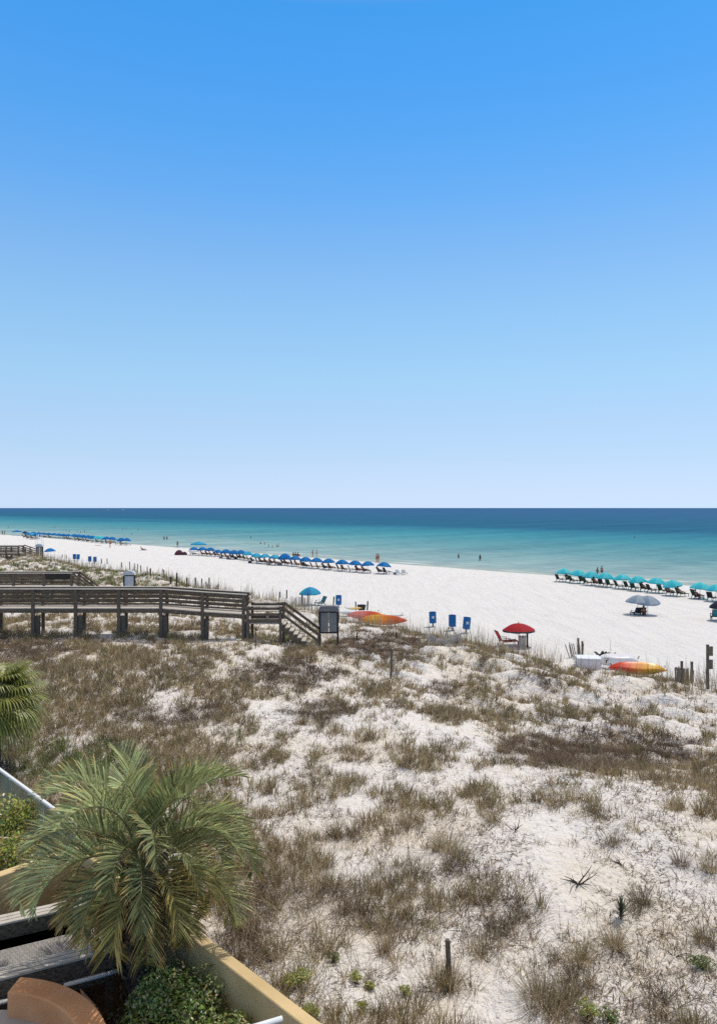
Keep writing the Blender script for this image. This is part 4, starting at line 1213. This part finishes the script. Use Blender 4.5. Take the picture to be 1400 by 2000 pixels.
    rad = [Rr[n_] if n_ in Rr else Rr[n_[1:]] for n_ in names]
    body = skin_mesh('body_' + pose, [J[n_] for n_ in names], [(idx[a], idx[b]) for a, b in E], rad)
    # swimming trunks / suit over the hips
    def mid(a, b, t): return tuple(Vector(J[a]).lerp(Vector(J[b]), t))
    P_ = [J['pel'], mid('pel', 'wai', .7), J['lhip'], mid('lhip', 'lkn', .5), J['rhip'], mid('rhip', 'rkn', .5)]
    trunks = skin_mesh('trunks_' + pose, P_, [(0, 1), (0, 2), (2, 3), (0, 4), (4, 5)], [(.125, .165), (.112, .145), .10, .092, .10, .092])
    P2_ = P_[:2] + [mid('wai', 'che', .5), J['che'], J['lhip'], J['rhip']]
    suit = skin_mesh('suit_' + pose, P2_, [(0, 1), (1, 2), (2, 3), (0, 4), (0, 5)], [(.125, .165), (.112, .145), (.112, .148), (.128, .168), .094, .094])
    hb = MB(); c = Vector(J['hd1']); n = 12
    hb.lathe([(.10, -.06), (.104, 0), (.088, .055), (.05, .09), (.001, .102)], n, M=Matrix.Translation(c + Vector((-.018, 0, .012))))
    hair = hb.mesh('hair_' + pose, mat('hair_' + pose, (.045, .03, .02), .6, .3, 20), smooth=True)
    return body, trunks, suit, hair
FIG = {p_: figure(p_) for p_ in ('stand', 'walk', 'wave', 'recline', 'sit')}
SKIN = [mat('skin_tan', (.42, .24, .15), .6, .06, 4), mat('skin_pale', (.60, .38, .28), .6, .06, 4), mat('skin_brown', (.20, .11, .07), .6, .06, 4), mat('skin_red', (.52, .20, .12), .6, .06, 4)]
WEAR = {k: mat('wear_' + k.replace(' ', '_'), c, .8, .1, 4) for k, c in {'black': (.02, .02, .025), 'navy': (.02, .03, .10), 'red': (.35, .03, .03), 'teal': (.03, .2, .22), 'white': (.7, .7, .68), 'orange': (.6, .2, .04), 'green': (.05, .16, .06), 'pink': (.55, .15, .2)}.items()}
_fm = {}
def person(pose, p, rz, label, wear='black', skin=0, suit=False, group=None, scale=1.0):
    key = (pose, skin)
    if key not in _fm:
        b = FIG[pose][0].copy(); b.materials.clear(); b.materials.append(SKIN[skin]); _fm[key] = b
    o = link('person', _fm[key]); o.location = p; o.rotation_euler = (0, 0, rz); o.scale = (scale,) * 3
    k2 = (pose, wear, suit)
    if k2 not in _fm:
        w_ = FIG[pose][2 if suit else 1].copy(); w_.materials.clear(); w_.materials.append(WEAR[wear]); _fm[k2] = w_
    link('swimwear', _fm[k2], o); link('hair', FIG[pose][3], o)
    return tag(o, label, 'person', group)
WC = ['black', 'navy', 'red', 'teal', 'white', 'orange', 'green', 'pink']

# ---- turquoise row
TURQ = [(1100, 1136), (1127, 1139), (1154, 1143), (1181, 1146), (1215, 1150), (1246, 1154), (1280, 1158), (1315, 1163.5), (1365, 1169), (1397, 1174)]
GT = 'turquoise umbrellas in the right hand row'
for i, (px, py) in enumerate(TURQ):
    p = place_umb('turquoise', px, py, 'turquoise beach umbrella, %s from the left in the right hand row' % ORD[i], GT)
    for j in (0, 1):
        if i == 8 and j: continue
        off = Vector((math.cos(SEA), math.sin(SEA), 0)) * rng.uniform(-.35, .1) + Vector((-math.sin(SEA), math.cos(SEA), 0)) * (.55 if j == 0 else -.6)
        k = 'green' if (i + j) % 3 else 'dark'
        q = p + off + Vector((0, -.35, 0))
        place_chair(k, q, SEA + rng.uniform(-.5, .0), '%s lounger, %s one under the %s turquoise umbrella from the left' % ('dark green' if k == 'green' else 'black', 'farther' if j == 0 else 'nearer', ORD[i]), 'loungers under the turquoise umbrellas')
        if (i, j) in ((2, 1), (5, 1), (7, 1), (7, 0), (0, 1)):
            qq = Vector((q.x, q.y, ground(q.x, q.y)))
            person('recline', qq, SEA - .2, 'person reclining on the %s lounger under the %s turquoise umbrella' % ('farther' if j == 0 else 'nearer', ORD[i]), WC[(i * 3 + j) % 8], (i + j) % 4)
    if i == 8:
        q = p + Vector((-.35, -.5, 0)); q.z = ground(q.x, q.y)
        place_chair('low', q, SEA - .3, 'low dark beach chair under the ninth turquoise umbrella from the left')
        person('recline', q + Vector((0, 0, -.12)), SEA - .35, 'sunburnt person lounging under the ninth turquoise umbrella from the left', 'black', 3)

# ---- blue row, the near stretch
BLUE = [(379, 1084, 'royal blue', .95), (396, 1085, 'royal blue', 1), (411, 1086, 'royal blue', 1), (426, 1087, 'royal blue', .8), (442, 1090, 'royal blue', 1), (457, 1092, 'royal blue', 1), (471, 1092, 'royal blue', 1),
        (484, 1095, 'light blue', 1), (500, 1099.5, 'light blue', 1), (518, 1101, 'light blue', 1), (536.5, 1103, 'light blue', 1), (557, 1103.5, 'big blue', 1), (576.5, 1106, 'royal blue', 1), (596.5, 1108.5, 'royal blue', 1),
        (618, 1110.5, 'royal blue', 1), (642, 1112.5, 'royal blue', 1), (668, 1115, 'royal blue', 1), (693, 1117, 'royal blue', 1), (719, 1119, 'royal blue', 1), (748.5, 1120.5, 'royal blue', 1)]
GB = 'blue umbrellas in the long middle row'
NB = len(BLUE)
for i, (px, py, k, sc) in enumerate(BLUE):
    w_ = ORD[NB - 1 - i]
    ds = 'large domed blue' if k == 'big blue' else k
    p = place_umb(k, px, py, '%s beach umbrella, %s from the right end of the middle row' % (ds, w_), GB, sc)
    for j in (0, 1):
        if i == 18 and j: continue
        off = Vector((math.cos(SEA), math.sin(SEA), 0)) * rng.uniform(-.4, .1) + Vector((-math.sin(SEA), math.cos(SEA), 0)) * (.6 if j == 0 else -.6)
        kk = ('dark', 'brown', 'dark', 'green')[(i + j) % 4]; nm = {'dark': 'black', 'brown': 'brown', 'green': 'dark green'}[kk]
        q = p + off + Vector((.1, -.5, 0)); q.z = ground(q.x, q.y)
        place_chair(kk, q, SEA + rng.uniform(-.6, 0), '%s lounger, %s one under the %s blue umbrella from the right end' % (nm, 'farther' if j == 0 else 'nearer', w_), 'loungers under the blue umbrellas')
        if rng.random() < (.55 if i < 12 else .3) or (i, j) in ((19, 0), (17, 1), (15, 1), (12, 1)):
            person('recline', q, SEA - .2, 'person reclining on the %s lounger under the %s blue umbrella from the right end' % ('farther' if j == 0 else 'nearer', w_), WC[(i * 5 + j * 3) % 8], (i * 2 + j) % 4, j == 1)
    if i in (4, 5, 6, 8, 10, 11):    # bags beside the crowded middle
        b = MB(); b.lathe([(.22, 0), (.28, .12), (.26, .32), (.16, .42), (.001, .44)], 10); q = p + Vector((-.9, -1.0, 0)); q.z = ground(q.x, q.y) - .02
        bo = link('beach_bag', b.mesh('beach_bag', cloth('bag_cloth', [(.03, .06, .2), (.25, .22, .2), (.1, .04, .12), (.02, .05, .16), (.3, .3, .3), (.16, .2, .27)][i % 6])), None)
        bo.location = q; bo.scale = (1.2, .8, 1.15)
        hb = MB(); hb.tube([(-.12, 0, .38), (-.1, 0, .52), (.1, 0, .52), (.12, 0, .38)], .015, 6); hb.build('handle', M_trim, bo)
        tag(bo, 'beach bag on the sand in front of the %s blue umbrella from the right end' % w_, 'bag', 'bags in front of the blue row')
# two pale low chairs and a small box right of the row
for px, nm in ((778, 'left'), (790, 'right')):
    place_chair('pale', G(px, 1122.5), R(60), 'pale low folding chair, %s one of two beyond the right end of the blue row' % nm, 'pair of pale low chairs')
bx_ = MB(); bx_.box((0, 0, .14), (.45, .3, .28)); bx_.box((0, 0, .30), (.47, .32, .05)); o = bx_.build('cool_box', mat('cool_box', (.09, .12, .2), .5, .1, 3), bevel=.02); o.location = G(771, 1122)
tag(o, 'small dark blue cool box left of the two pale low chairs', 'cool box')

# pop-up shades and tents
M_blueroof = CLO['light blue'][0]
def popup(px, py, w_, label, m_, hgt=2.3):
    p = G(px, py); t = thing('canopy_tent', label, 'canopy tent', p, R(40))
    for sx in (-1, 1):
        for sy in (-1, 1):
            mb = MB(); mb.tube([(sx * w_ / 2, sy * w_ / 2, -.1), (sx * w_ / 2, sy * w_ / 2, hgt * .75)], .03, 6); mb.build('leg', M_pole, t)
    mb = MB(); h2 = w_ / 2 + .05; vs = [(-h2, -h2, hgt * .75), (h2, -h2, hgt * .75), (h2, h2, hgt * .75), (-h2, h2, hgt * .75), (0, 0, hgt)]
    vs += [(x, y, z - .22) for x, y, z in vs[:4]]
    mb.add(vs, [(0, 1, 4), (1, 2, 4), (2, 3, 4), (3, 0, 4)] + [(i, i + 5, (i + 1) % 4 + 5, (i + 1) % 4) for i in range(4)]); mb.build('canopy', m_, t)
popup(388, 1077, 2.6, 'bright blue peaked canopy tent behind the left end of the middle row', M_blueroof)
popup(34, 1045.5, 3.0, 'blue flat canopy tent at the far left end of the farthest row', CLO['royal blue'][1])
def dome_tent(px, py, r, label):
    p = G(px, py); mb = MB(); t = thing('beach_tent', label, 'beach tent', p, R(45))
    prof = [(r, 0), (r * .98, r * .25), (r * .85, r * .55), (r * .6, r * .85), (r * .3, r * 1.03), (.001, r * 1.1)]
    mb.lathe(prof, 16); mb.mi = [(k % 16) // 4 % 2 for k in range(len(mb.f))]; mb.build('shell', list(CLO['maroon']), t, smooth=True)
    fr = MB()
    for a in (0, math.pi / 2):
        fr.tube([(math.cos(a) * r * 1.01 * math.cos(q), math.sin(a) * r * 1.01 * math.cos(q), r * 1.11 * math.sin(q)) for q in [math.pi * k / 10 for k in range(11)]], .02, 5)
    fr.build('frame', M_trim, t)
dome_tent(350, 1084, .95, 'larger maroon and grey dome tent left of the middle row')
dome_tent(360.5, 1084, .62, 'smaller maroon dome tent left of the middle row')

# ---- the farthest crowded row
FAR = [(50, 1047, 'navy'), (54, 1051, 'royal blue'), (64, 1053, 'light blue'), (73, 1053.5, 'royal blue'), (66, 1047, 'royal blue'), (76, 1048, 'royal blue'), (86, 1049, 'royal blue'), (96, 1050, 'royal blue'),
       (106, 1051, 'royal blue'), (116, 1052, 'royal blue'), (125, 1053, 'royal blue'), (134, 1053.7, 'royal blue'), (146, 1055, 'royal blue'), (155, 1056, 'royal blue'), (164, 1057, 'royal blue'), (173, 1058, 'royal blue'), (181, 1059, 'royal blue'),
       (191, 1060, 'turquoise'), (200, 1060.5, 'turquoise'), (209, 1061.5, 'royal blue'), (219, 1062, 'royal blue'), (238, 1064.5, 'royal blue'), (247, 1065, 'royal blue')]
FAR.sort()
for i, (px, py, k) in enumerate(FAR):
    p = place_umb(k, px, py, '%s umbrella, %s from the left in the farthest crowded row' % (k, ORD[i]), 'umbrellas in the farthest crowded row', 1.12)
    for j in (0, 1):
        kk = ('dark', 'brown', 'green')[(i + j) % 3]; nm = {'dark': 'black', 'brown': 'brown', 'green': 'dark green'}[kk]
        q = p + Vector((-.9 + 1.3 * j + rng.uniform(-.3, .3), -.8, 0))
        place_chair(kk, q, SEA - .3, '%s lounger, %s one under the %s umbrella from the left of the farthest row' % (nm, 'left' if j == 0 else 'right', ORD[i]), 'loungers in the farthest crowded row')
        if rng.random() < .6:
            q.z = ground(q.x, q.y); person('recline', q, SEA - .3, 'person lying on the %s lounger under the %s umbrella of the farthest row' % ('left' if j == 0 else 'right', ORD[i]), WC[(i * 3 + j) % 8], (i + j) % 4)

# ---- single umbrellas
place_umb('teal', 606, 1181, 'teal and blue panelled umbrella alone at the dune edge above the stairs', None, 1.0)
place_chair('teal', G(626, 1182), R(215), 'teal low chair right of the teal and blue umbrella', None, 1.1)
place_umb('royal blue', 99, 1088, 'royal blue umbrella alone at the dune edge, near the small arched board', None, 1.0)
pr = place_umb('red', 1013, 1262, 'red umbrella with dark trim alone at the dune edge', None, 1.0)

place_chair('red', pr + Vector((-1.05, -.1, 0)), R(12), 'red sling lounger beside the red umbrella', None, 1.05)
place_umb('grey blue', 1244, 1200, 'grey blue patterned umbrella, left one of an overlapping pair on open sand', 'overlapping pair of grey blue umbrellas')
place_umb('grey blue', 1264, 1200.5, 'grey blue patterned umbrella, right one of an overlapping pair on open sand', 'overlapping pair of grey blue umbrellas', 1.0)
for px, nm in ((1241, 'left'), (1250, 'right')):
    place_chair('low', G(px, 1201.5), R(100), 'low dark chair, %s one under the pair of grey blue umbrellas' % nm, 'low chairs under the grey blue pair')
person('sit', G(1256, 1203), R(60), 'person in dark clothes sitting under the pair of grey blue umbrellas', 'black', 2, True)
place_umb('navy', 1408, 1213, 'dark navy umbrella cut by the right edge') if False else None
un = umbrella('navy'); un.location = G(1410, 1212); un['label'] = 'dark navy umbrella cut off by the right edge of the beach'
place_chair('teal', G(1398, 1212), R(70), 'teal patterned low chair under the dark umbrella at the right edge', None, 1.35)

# grey slatted stand beneath the red umbrella
p = pr + Vector((.12, -.45, 0)); p.z = ground(p.x, p.y); mb = MB(); tS = thing('slat_barrel', 'grey ring of fence slats round a post under the red umbrella', 'slat barrel', p)
for k in range(16):
    a = k * 2 * math.pi / 16; mb.bar((.22 * math.cos(a), .22 * math.sin(a), -.1), (.25 * math.cos(a), .25 * math.sin(a), .78 + .12 * math.sin(k * 3.1)), .09, .016, up=(math.cos(a), math.sin(a), 0))
mb.build('slat_panel', M_slatpale, tS); mb = MB(); mb.box((.33, -.1, .5), (.11, .10, 1.2)); mb.build('post', M_dark, tS)

# ---- blue trash drums
M_drum = mat('blue_plastic', (.004, .12, .34), .45, .06, 3)
M_lab = mat('pale_label', (.5, .55, .62), .6, .1, 20)
def drum(px, py, label, tilt, lab, group='blue drums along the dune edge', sc=1.0):
    p = G(px, py); o = thing('trash_drum', label, 'trash drum', p, 0, group)
    mb = MB(); mb.lathe([(.27, 0), (.29, .03), (.29, .28), (.305, .31), (.29, .34), (.29, .58), (.305, .61), (.29, .64), (.29, .87), (.30, .90), (.27, .90), (.255, .55), (.001, .5)], 20)
    b = mb.build('drum', M_drum, o, smooth=False)
    if lab:
        mb = MB(); vs = []
        for i in range(6):
            a = R(-108 + 36 * i / 5)
            for z in (.40, .62): vs.append((0.318 * math.cos(a), .318 * math.sin(a), z))
        mb.add(vs, [(2 * i, 2 * i + 2, 2 * i + 3, 2 * i + 1) for i in range(5)]); mb.build('label', M_lab, b)
    st = MB(); st.box((0, .0, -.25), (.10, .10, .5)); st.build('post', M_dark, o)
    o.rotation_euler = (0, tilt, 0); o.scale = (sc,) * 3
    o.location = p + Vector((0, 0, .3))
    return o
for a in [(845, 1224, 'blue plastic drum with a pale label, left one of three near the red umbrella', -.03, True), (883, 1231, 'blue plastic drum on a wooden stand, middle one of three near the red umbrella', .0, False),
          (910, 1236, 'blue plastic drum tilted to the right, nearest the red umbrella', .10, True), (661, 1187, 'blue plastic drum with a pale label above the kayaks', .02, True),
          (146, 1095, 'far blue drum, left one of a touching pair', 0, False), (153, 1095.5, 'far blue drum, right one of a touching pair', 0.05, False),
          (176, 1100, 'far dark blue drum, left one of a spaced pair', 0, False), (186, 1101, 'far dark blue drum, right one of a spaced pair', 0, False)]: drum(*a)
p = G(880, 1243); ts = thing('trash_stand', 'weathered wooden A shaped stand under the middle blue drum', 'stand', p)
for sx in (-1, 1):
    mb = MB(); h_ = .62
    vs = [(sx * .45, -.25, -.1), (sx * .45, .25, -.1), (sx * .16, .25, h_), (sx * .16, -.25, h_)]
    vs += [(x + sx * .03, y, z) for x, y, z in vs]
    mb.add(vs, [(0, 1, 2, 3), (7, 6, 5, 4), (0, 4, 5, 1), (1, 5, 6, 2), (2, 6, 7, 3), (3, 7, 4, 0)]); mb.build('panel', M_slatpale if sx < 0 else M_slat, ts)
mb = MB(); mb.box((0, 0, h_ + .02), (.42, .52, .04)); mb.build('top', M_slat, ts)

# ---- kayaks and boards
def kayak(px, py, length, rz, label, stops, tilt=0.25, wid=.76, hgt=.36, group='kayaks lying at the dune edge', name='kayak', dz=0.0):
    m_, nt_, bs_ = new_mat(name + '_plastic'); tc_ = nt_.nodes.new('ShaderNodeTexCoord'); s_ = nt_.nodes.new('ShaderNodeSeparateXYZ'); nt_.links.new(tc_.outputs['Object'], s_.inputs[0])
    f_ = math_node(nt_, 'ADD', math_node(nt_, 'MULTIPLY', s_.outputs[0], 1 / length), .5)
    nz_ = nnoise(nt_, tc_.outputs['Object'], 4, 3); f_ = math_node(nt_, 'ADD', f_, math_node(nt_, 'MULTIPLY', math_node(nt_, 'SUBTRACT', nz_, .5), .18))
    nt_.links.new(ramp(nt_, f_, stops), bs_.inputs['Base Color']); bs_.inputs['Roughness'].default_value = .35; bs_.inputs['Specular IOR Level'].default_value = .35
    p = G(px, py); t = thing(name, label, name.split('_')[-1], p, rz, group)
    mb = MB(); N = 28; K = 20; vs = []
    for i in range(N + 1):
        q = -1 + 2 * i / N; w_ = wid / 2 * max(.02, (1 - abs(q) ** 2.1)) ** .85; h_ = hgt * max(.08, (1 - abs(q) ** 4)) ; rock = .14 * q * q
        for k in range(K):
            a = 2 * math.pi * k / K; cy, cz = math.cos(a), math.sin(a)
            y = w_ * math.copysign(abs(cy) ** .75, cy)
            z = h_ / 2 * math.copysign(abs(cz) ** .7, cz)
            if cz > 0: z += .035 * math.cos(3 * math.pi * y / max(w_, .05)) * (1 - q * q)   # moulded grooves of the upturned hull
            vs.append((q * length / 2, y, h_ / 2 + z + rock))
    fs = [(i * K + k, i * K + (k + 1) % K, (i + 1) * K + (k + 1) % K, (i + 1) * K + k) for i in range(N) for k in range(K)]
    fs += [tuple(range(K - 1, -1, -1)), tuple(N * K + k for k in range(K))]
    mb.add(vs, fs); h = mb.build('hull', m_, t, smooth=True)
    mb = MB()
    for s in (-1, 1): mb.tube([(s * length * .44, -.06, hgt * .55 + .1), (s * length * .47, -.06, hgt * .75 + .14), (s * length * .47, .06, hgt * .75 + .14), (s * length * .44, .06, hgt * .55 + .1)], .014, 6)
    mb.build('carry_handle', M_trim, t)
    t.rotation_euler = (tilt, 0, rz); t.location.z += dz + .04
    return t
RED_, ORG, YEL, PNK = (.62, .07, .03), (.74, .22, .03), (.78, .42, .04), (.66, .20, .19)
kayak(748, 1222, 4.0, R(-8), 'upturned kayak shading from yellow to orange red, in front of the white boards', [(.1, ORG), (.32, YEL), (.52, ORG), (.75, (.55, .09, .02)), (.95, RED_)], .85, .9, .44, dz=.32)
kayak(716, 1214, 3.4, R(-12), 'upturned pink red kayak half hidden behind the yellow one', [(.1, PNK), (.4, PNK), (.6, RED_), (.9, ORG)], .75, .85, .45, dz=.34)
WHT = (.72, .73, .72)
kayak(700, 1203, 3.9, R(2), 'white upturned board lying behind the kayaks', [(.1, WHT), (.9, WHT)], 0, .8, .30, 'boards lying behind the kayaks', 'paddle_board', .1)
kayak(755, 1207, 3.0, R(-4), 'white board with a brown edge under the small black tub', [(.1, WHT), (.85, WHT), (.95, (.3, .2, .14))], 0, .7, .24, 'boards lying behind the kayaks', 'paddle_board', .05)
kayak(690, 1199, 1.6, R(0), 'short yellow white board on top of the white board', [(.1, WHT), (.5, (.62, .5, .2)), (.9, (.66, .36, .08))], 0, .6, .16, 'boards lying behind the kayaks', 'paddle_board', .35)
tb = MB(); tb.lathe([(.30, 0), (.40, .5), (.43, .5), (.43, .56), (.37, .56), (.30, .1), (.001, .1)], 16); o = tb.build('plastic_tub', mat('black_plastic', (.02, .02, .022), .4, .1, 4)); o.location = G(706, 1196) + Vector((0, 0, .12)); tag(o, 'small black tub behind the white boards', 'tub')
kayak(1243, 1321, 2.9, R(-14), 'short upturned kayak shading from red to yellow, in front of the white boat', [(.05, (.68, .06, .035)), (.34, (.68, .08, .035)), (.47, ORG), (.7, YEL), (.95, YEL)], .6, .76, .42, dz=.24)
# white storage box and small upturned white boat
p = G(1150, 1305); t = thing('storage_box', 'large white storage box on the sand right of the slat fence remnant', 'storage box', p, R(-8))
mb = MB(); mb.box((0, .35, .22), (1.25, .95, .56)); mb.build('body', mat('white_plastic', (.62, .60, .62), .5, .05, 2), t, bevel=.03)
mb = MB(); mb.box((0, .35, .535), (1.32, 1.02, .06)); mb.build('lid', M_whitemetal, t, bevel=.015)
p = G(1205, 1309); t = kayak(1205, 1309, 2.5, R(-10), 'white upturned boat with a small black mark behind the red and yellow kayak', [(.1, (.74, .73, .74)), (.9, (.70, .69, .72))], .1, 1.0, .62, None, 'boat', .22)
mb = MB(); mb.bar((-.70, -.575, .30), (-.70, -.565, .50), .05, .012, up=(0, 1, 0)); mb.bar((-.66, -.568, .60), (-.58, -.562, .52), .05, .012, up=(0, 1, 0)); mb.bar((-.66, -.568, .44), (-.60, -.562, .50), .05, .012, up=(0, 1, 0)); mb.build('mark', M_dark, t)
# dark heap on the boat
mb = MB(); rg = random.Random(9)
for k in range(16):
    a = rg.uniform(-.5, .5); mb.tube([(a, rg.uniform(-.2, .2), .02), (a + rg.uniform(-.3, .3), rg.uniform(-.2, .2), rg.uniform(.1, .3)), (a + rg.uniform(-.4, .4), rg.uniform(-.25, .25), .05)], [.07, .09, .03], 6)
o = mb.build('life_vest_heap', M_dark, smooth=True); q = G(1184, 1290); o.location = Vector((q.x, q.y, q.z + .25)); tag(o, 'heap of black life vests behind the white storage box', 'life vests')

# ---- people standing, wading and swimming
def wade(px, py, label, pose='stand', sink=.5, wear='black', skin=0, rz=None, sc=1.0, suit=False, group=None):
    p = at_z(px, py, 0.0); p.z = -sink
    person(pose, p, rng.uniform(0, 6) if rz is None else rz, label, wear, skin, suit, group, sc)
def stand(px, py, label, pose='stand', wear='black', skin=0, rz=None, suit=False, group=None, sc=1.0):
    person(pose, G(px, py), rng.uniform(0, 6) if rz is None else rz, label, wear, skin, suit, group, sc)
wade(895, 1090, 'dark haired person wading waist deep, left of the two in the middle water', 'stand', .75, 'black', 2, suit=True)
wade(937, 1095, 'person wading thigh deep, right of the two in the middle water', 'walk', .45, 'black', 2, suit=True)
wade(1166, 1123, 'broad dark person wading behind the turquoise row, left of a pair', 'walk', .5, 'navy', 2, suit=True)
wade(1174.5, 1121, 'slim person wading behind the turquoise row, right of a pair', 'stand', .4, 'black', 0)
wade(1238, 1051, 'lone swimmer far out in the blue green water on the right', 'wave', 1.0, 'red', 0)
wade(321, 1056, 'slim person standing in the shallows, left one of a close pair on the left', 'stand', .15, 'black', 2)
wade(326.5, 1056, 'slim person standing in the shallows, right one of a close pair on the left', 'walk', .15, 'navy', 2)
stand(735.5, 1099.5, 'person in dark trunks at the water edge, left of a couple', 'stand', 'black', 3)
stand(739, 1100, 'person in a dark suit at the water edge, right of a couple', 'stand', 'black', 0, suit=True)
stand(610.5, 1088, 'person in a red top standing by the water behind the middle row', 'stand', 'red', 3, suit=True)
stand(618.5, 1089, 'person in a white top standing by the water behind the middle row', 'walk', 'white', 1, suit=True)
stand(215.5, 1070, 'sunburnt person in dark shorts walking in front of the far row', 'walk', 'black', 3, R(230), sc=1.25)
stand(236, 1064, 'person standing at the right end of the far row', 'stand', 'black', 0)
stand(5.5, 1045.5, 'person standing near the water at the far left edge', 'stand', 'black', 2)
stand(10, 1045.5, 'person raising an arm near the water at the far left edge', 'wave', 'black', 2)
stand(223, 1061, 'person in pink standing behind the far row', 'stand', 'pink', 1, suit=True)
stand(347, 1070, 'person in maroon standing left of the blue canopy tent', 'stand', 'pink', 2, suit=True)
for i, (px, py) in enumerate([(573, 1086), (577.5, 1086.5), (582, 1087)]):
    stand(px, py, 'person sitting by the water behind the middle row, %s of three from the left' % ORD[i], 'sit', 'black', 2, SEA, True, 'three sitters by the water', 1.1)
SW = [(17, 1029), (107, 1030), (130, 1036), (136, 1037), (152, 1038), (158, 1038.5), (166, 1038), (240, 1033), (247, 1031), (258, 1043), (270, 1034), (490, 1050), (509, 1061), (517, 1062), (525, 1067), (532, 1068), (541, 1067), (544, 1066)]
for i, (px, py) in enumerate(SW):
    wade(px, py + 1.5, 'swimmer chest deep in the pale water, %s from the left' % ORD[i], ('stand', 'wave')[i % 3 == 1], rng.uniform(.85, 1.1), WC[i % 8], i % 3, suit=i % 2 == 0, group='swimmers off the beach')
# things lying on the open sand
def towel(px, py, label, c):
    p = G(px, py); mb = MB(); mb.box((0, 0, .035), (1.8, .8, .03)); o = mb.build('beach_towel', cloth('towel_' + str(int(px)), c), bevel=.01); o.location = p; o.rotation_euler = (0, 0, R(-20)); tag(o, label, 'towel'); return p
p = towel(281, 1074.5, 'dark towel with a sunbather on the open sand right of the far row', (.05, .05, .06))
person('recline', p + Vector((-.2, 0, -.33)), R(-10), 'sunbather lying on the dark towel right of the far row', 'black', 2)
towel(192, 1065.5, 'orange towel on the sand in front of the far row', (.5, .25, .08))
towel(606, 1087, 'orange yellow towel by the water behind the middle row', (.6, .4, .15))
# distant boats
def boat(px, label, s):
    p = at_z(px, 996.6, 0); t = thing('motor_boat', label, 'boat', p, R(5), 'white boats near the horizon')
    mb = MB(); vs = []
    for q, w_, z in ((-1, .9, 1.3), (-.2, 1, 1.3), (.5, .8, 1.5), (1, .03, 1.9)):
        vs += [(q * 7, -w_ * 2, z), (q * 7, w_ * 2, z), (q * 6.2, w_ * 1.2, -.3), (q * 6.2, -w_ * 1.2, -.3)]
    fs = [(0, 1, 2, 3), (15, 14, 13, 12)]
    for i in range(3):
        for k in range(4): fs.append((i * 4 + k, i * 4 + (k + 1) % 4, i * 4 + 4 + (k + 1) % 4, i * 4 + 4 + k))
    mb.add(vs, fs); mb.build('hull', M_whitemetal, t)
    mb = MB(); mb.prism([(-4, -1.3), (2, -1.1), (2, 1.1), (-4, 1.3)], 1.3, 3.2); mb.build('cabin', M_whitemetal, t, bevel=.2)
    wkm = MB(); wkm.prism([(-7, -1.5), (-30, -5), (-30, 5), (-7, 1.5)], .02, .25); wkm.build('wake', M_whitemetal, t)
    t.scale = (s,) * 3
boat(212, 'tiny white boat near the horizon, left one of two', .8)
boat(241, 'tiny white boat near the horizon, right one of two', 1.0)
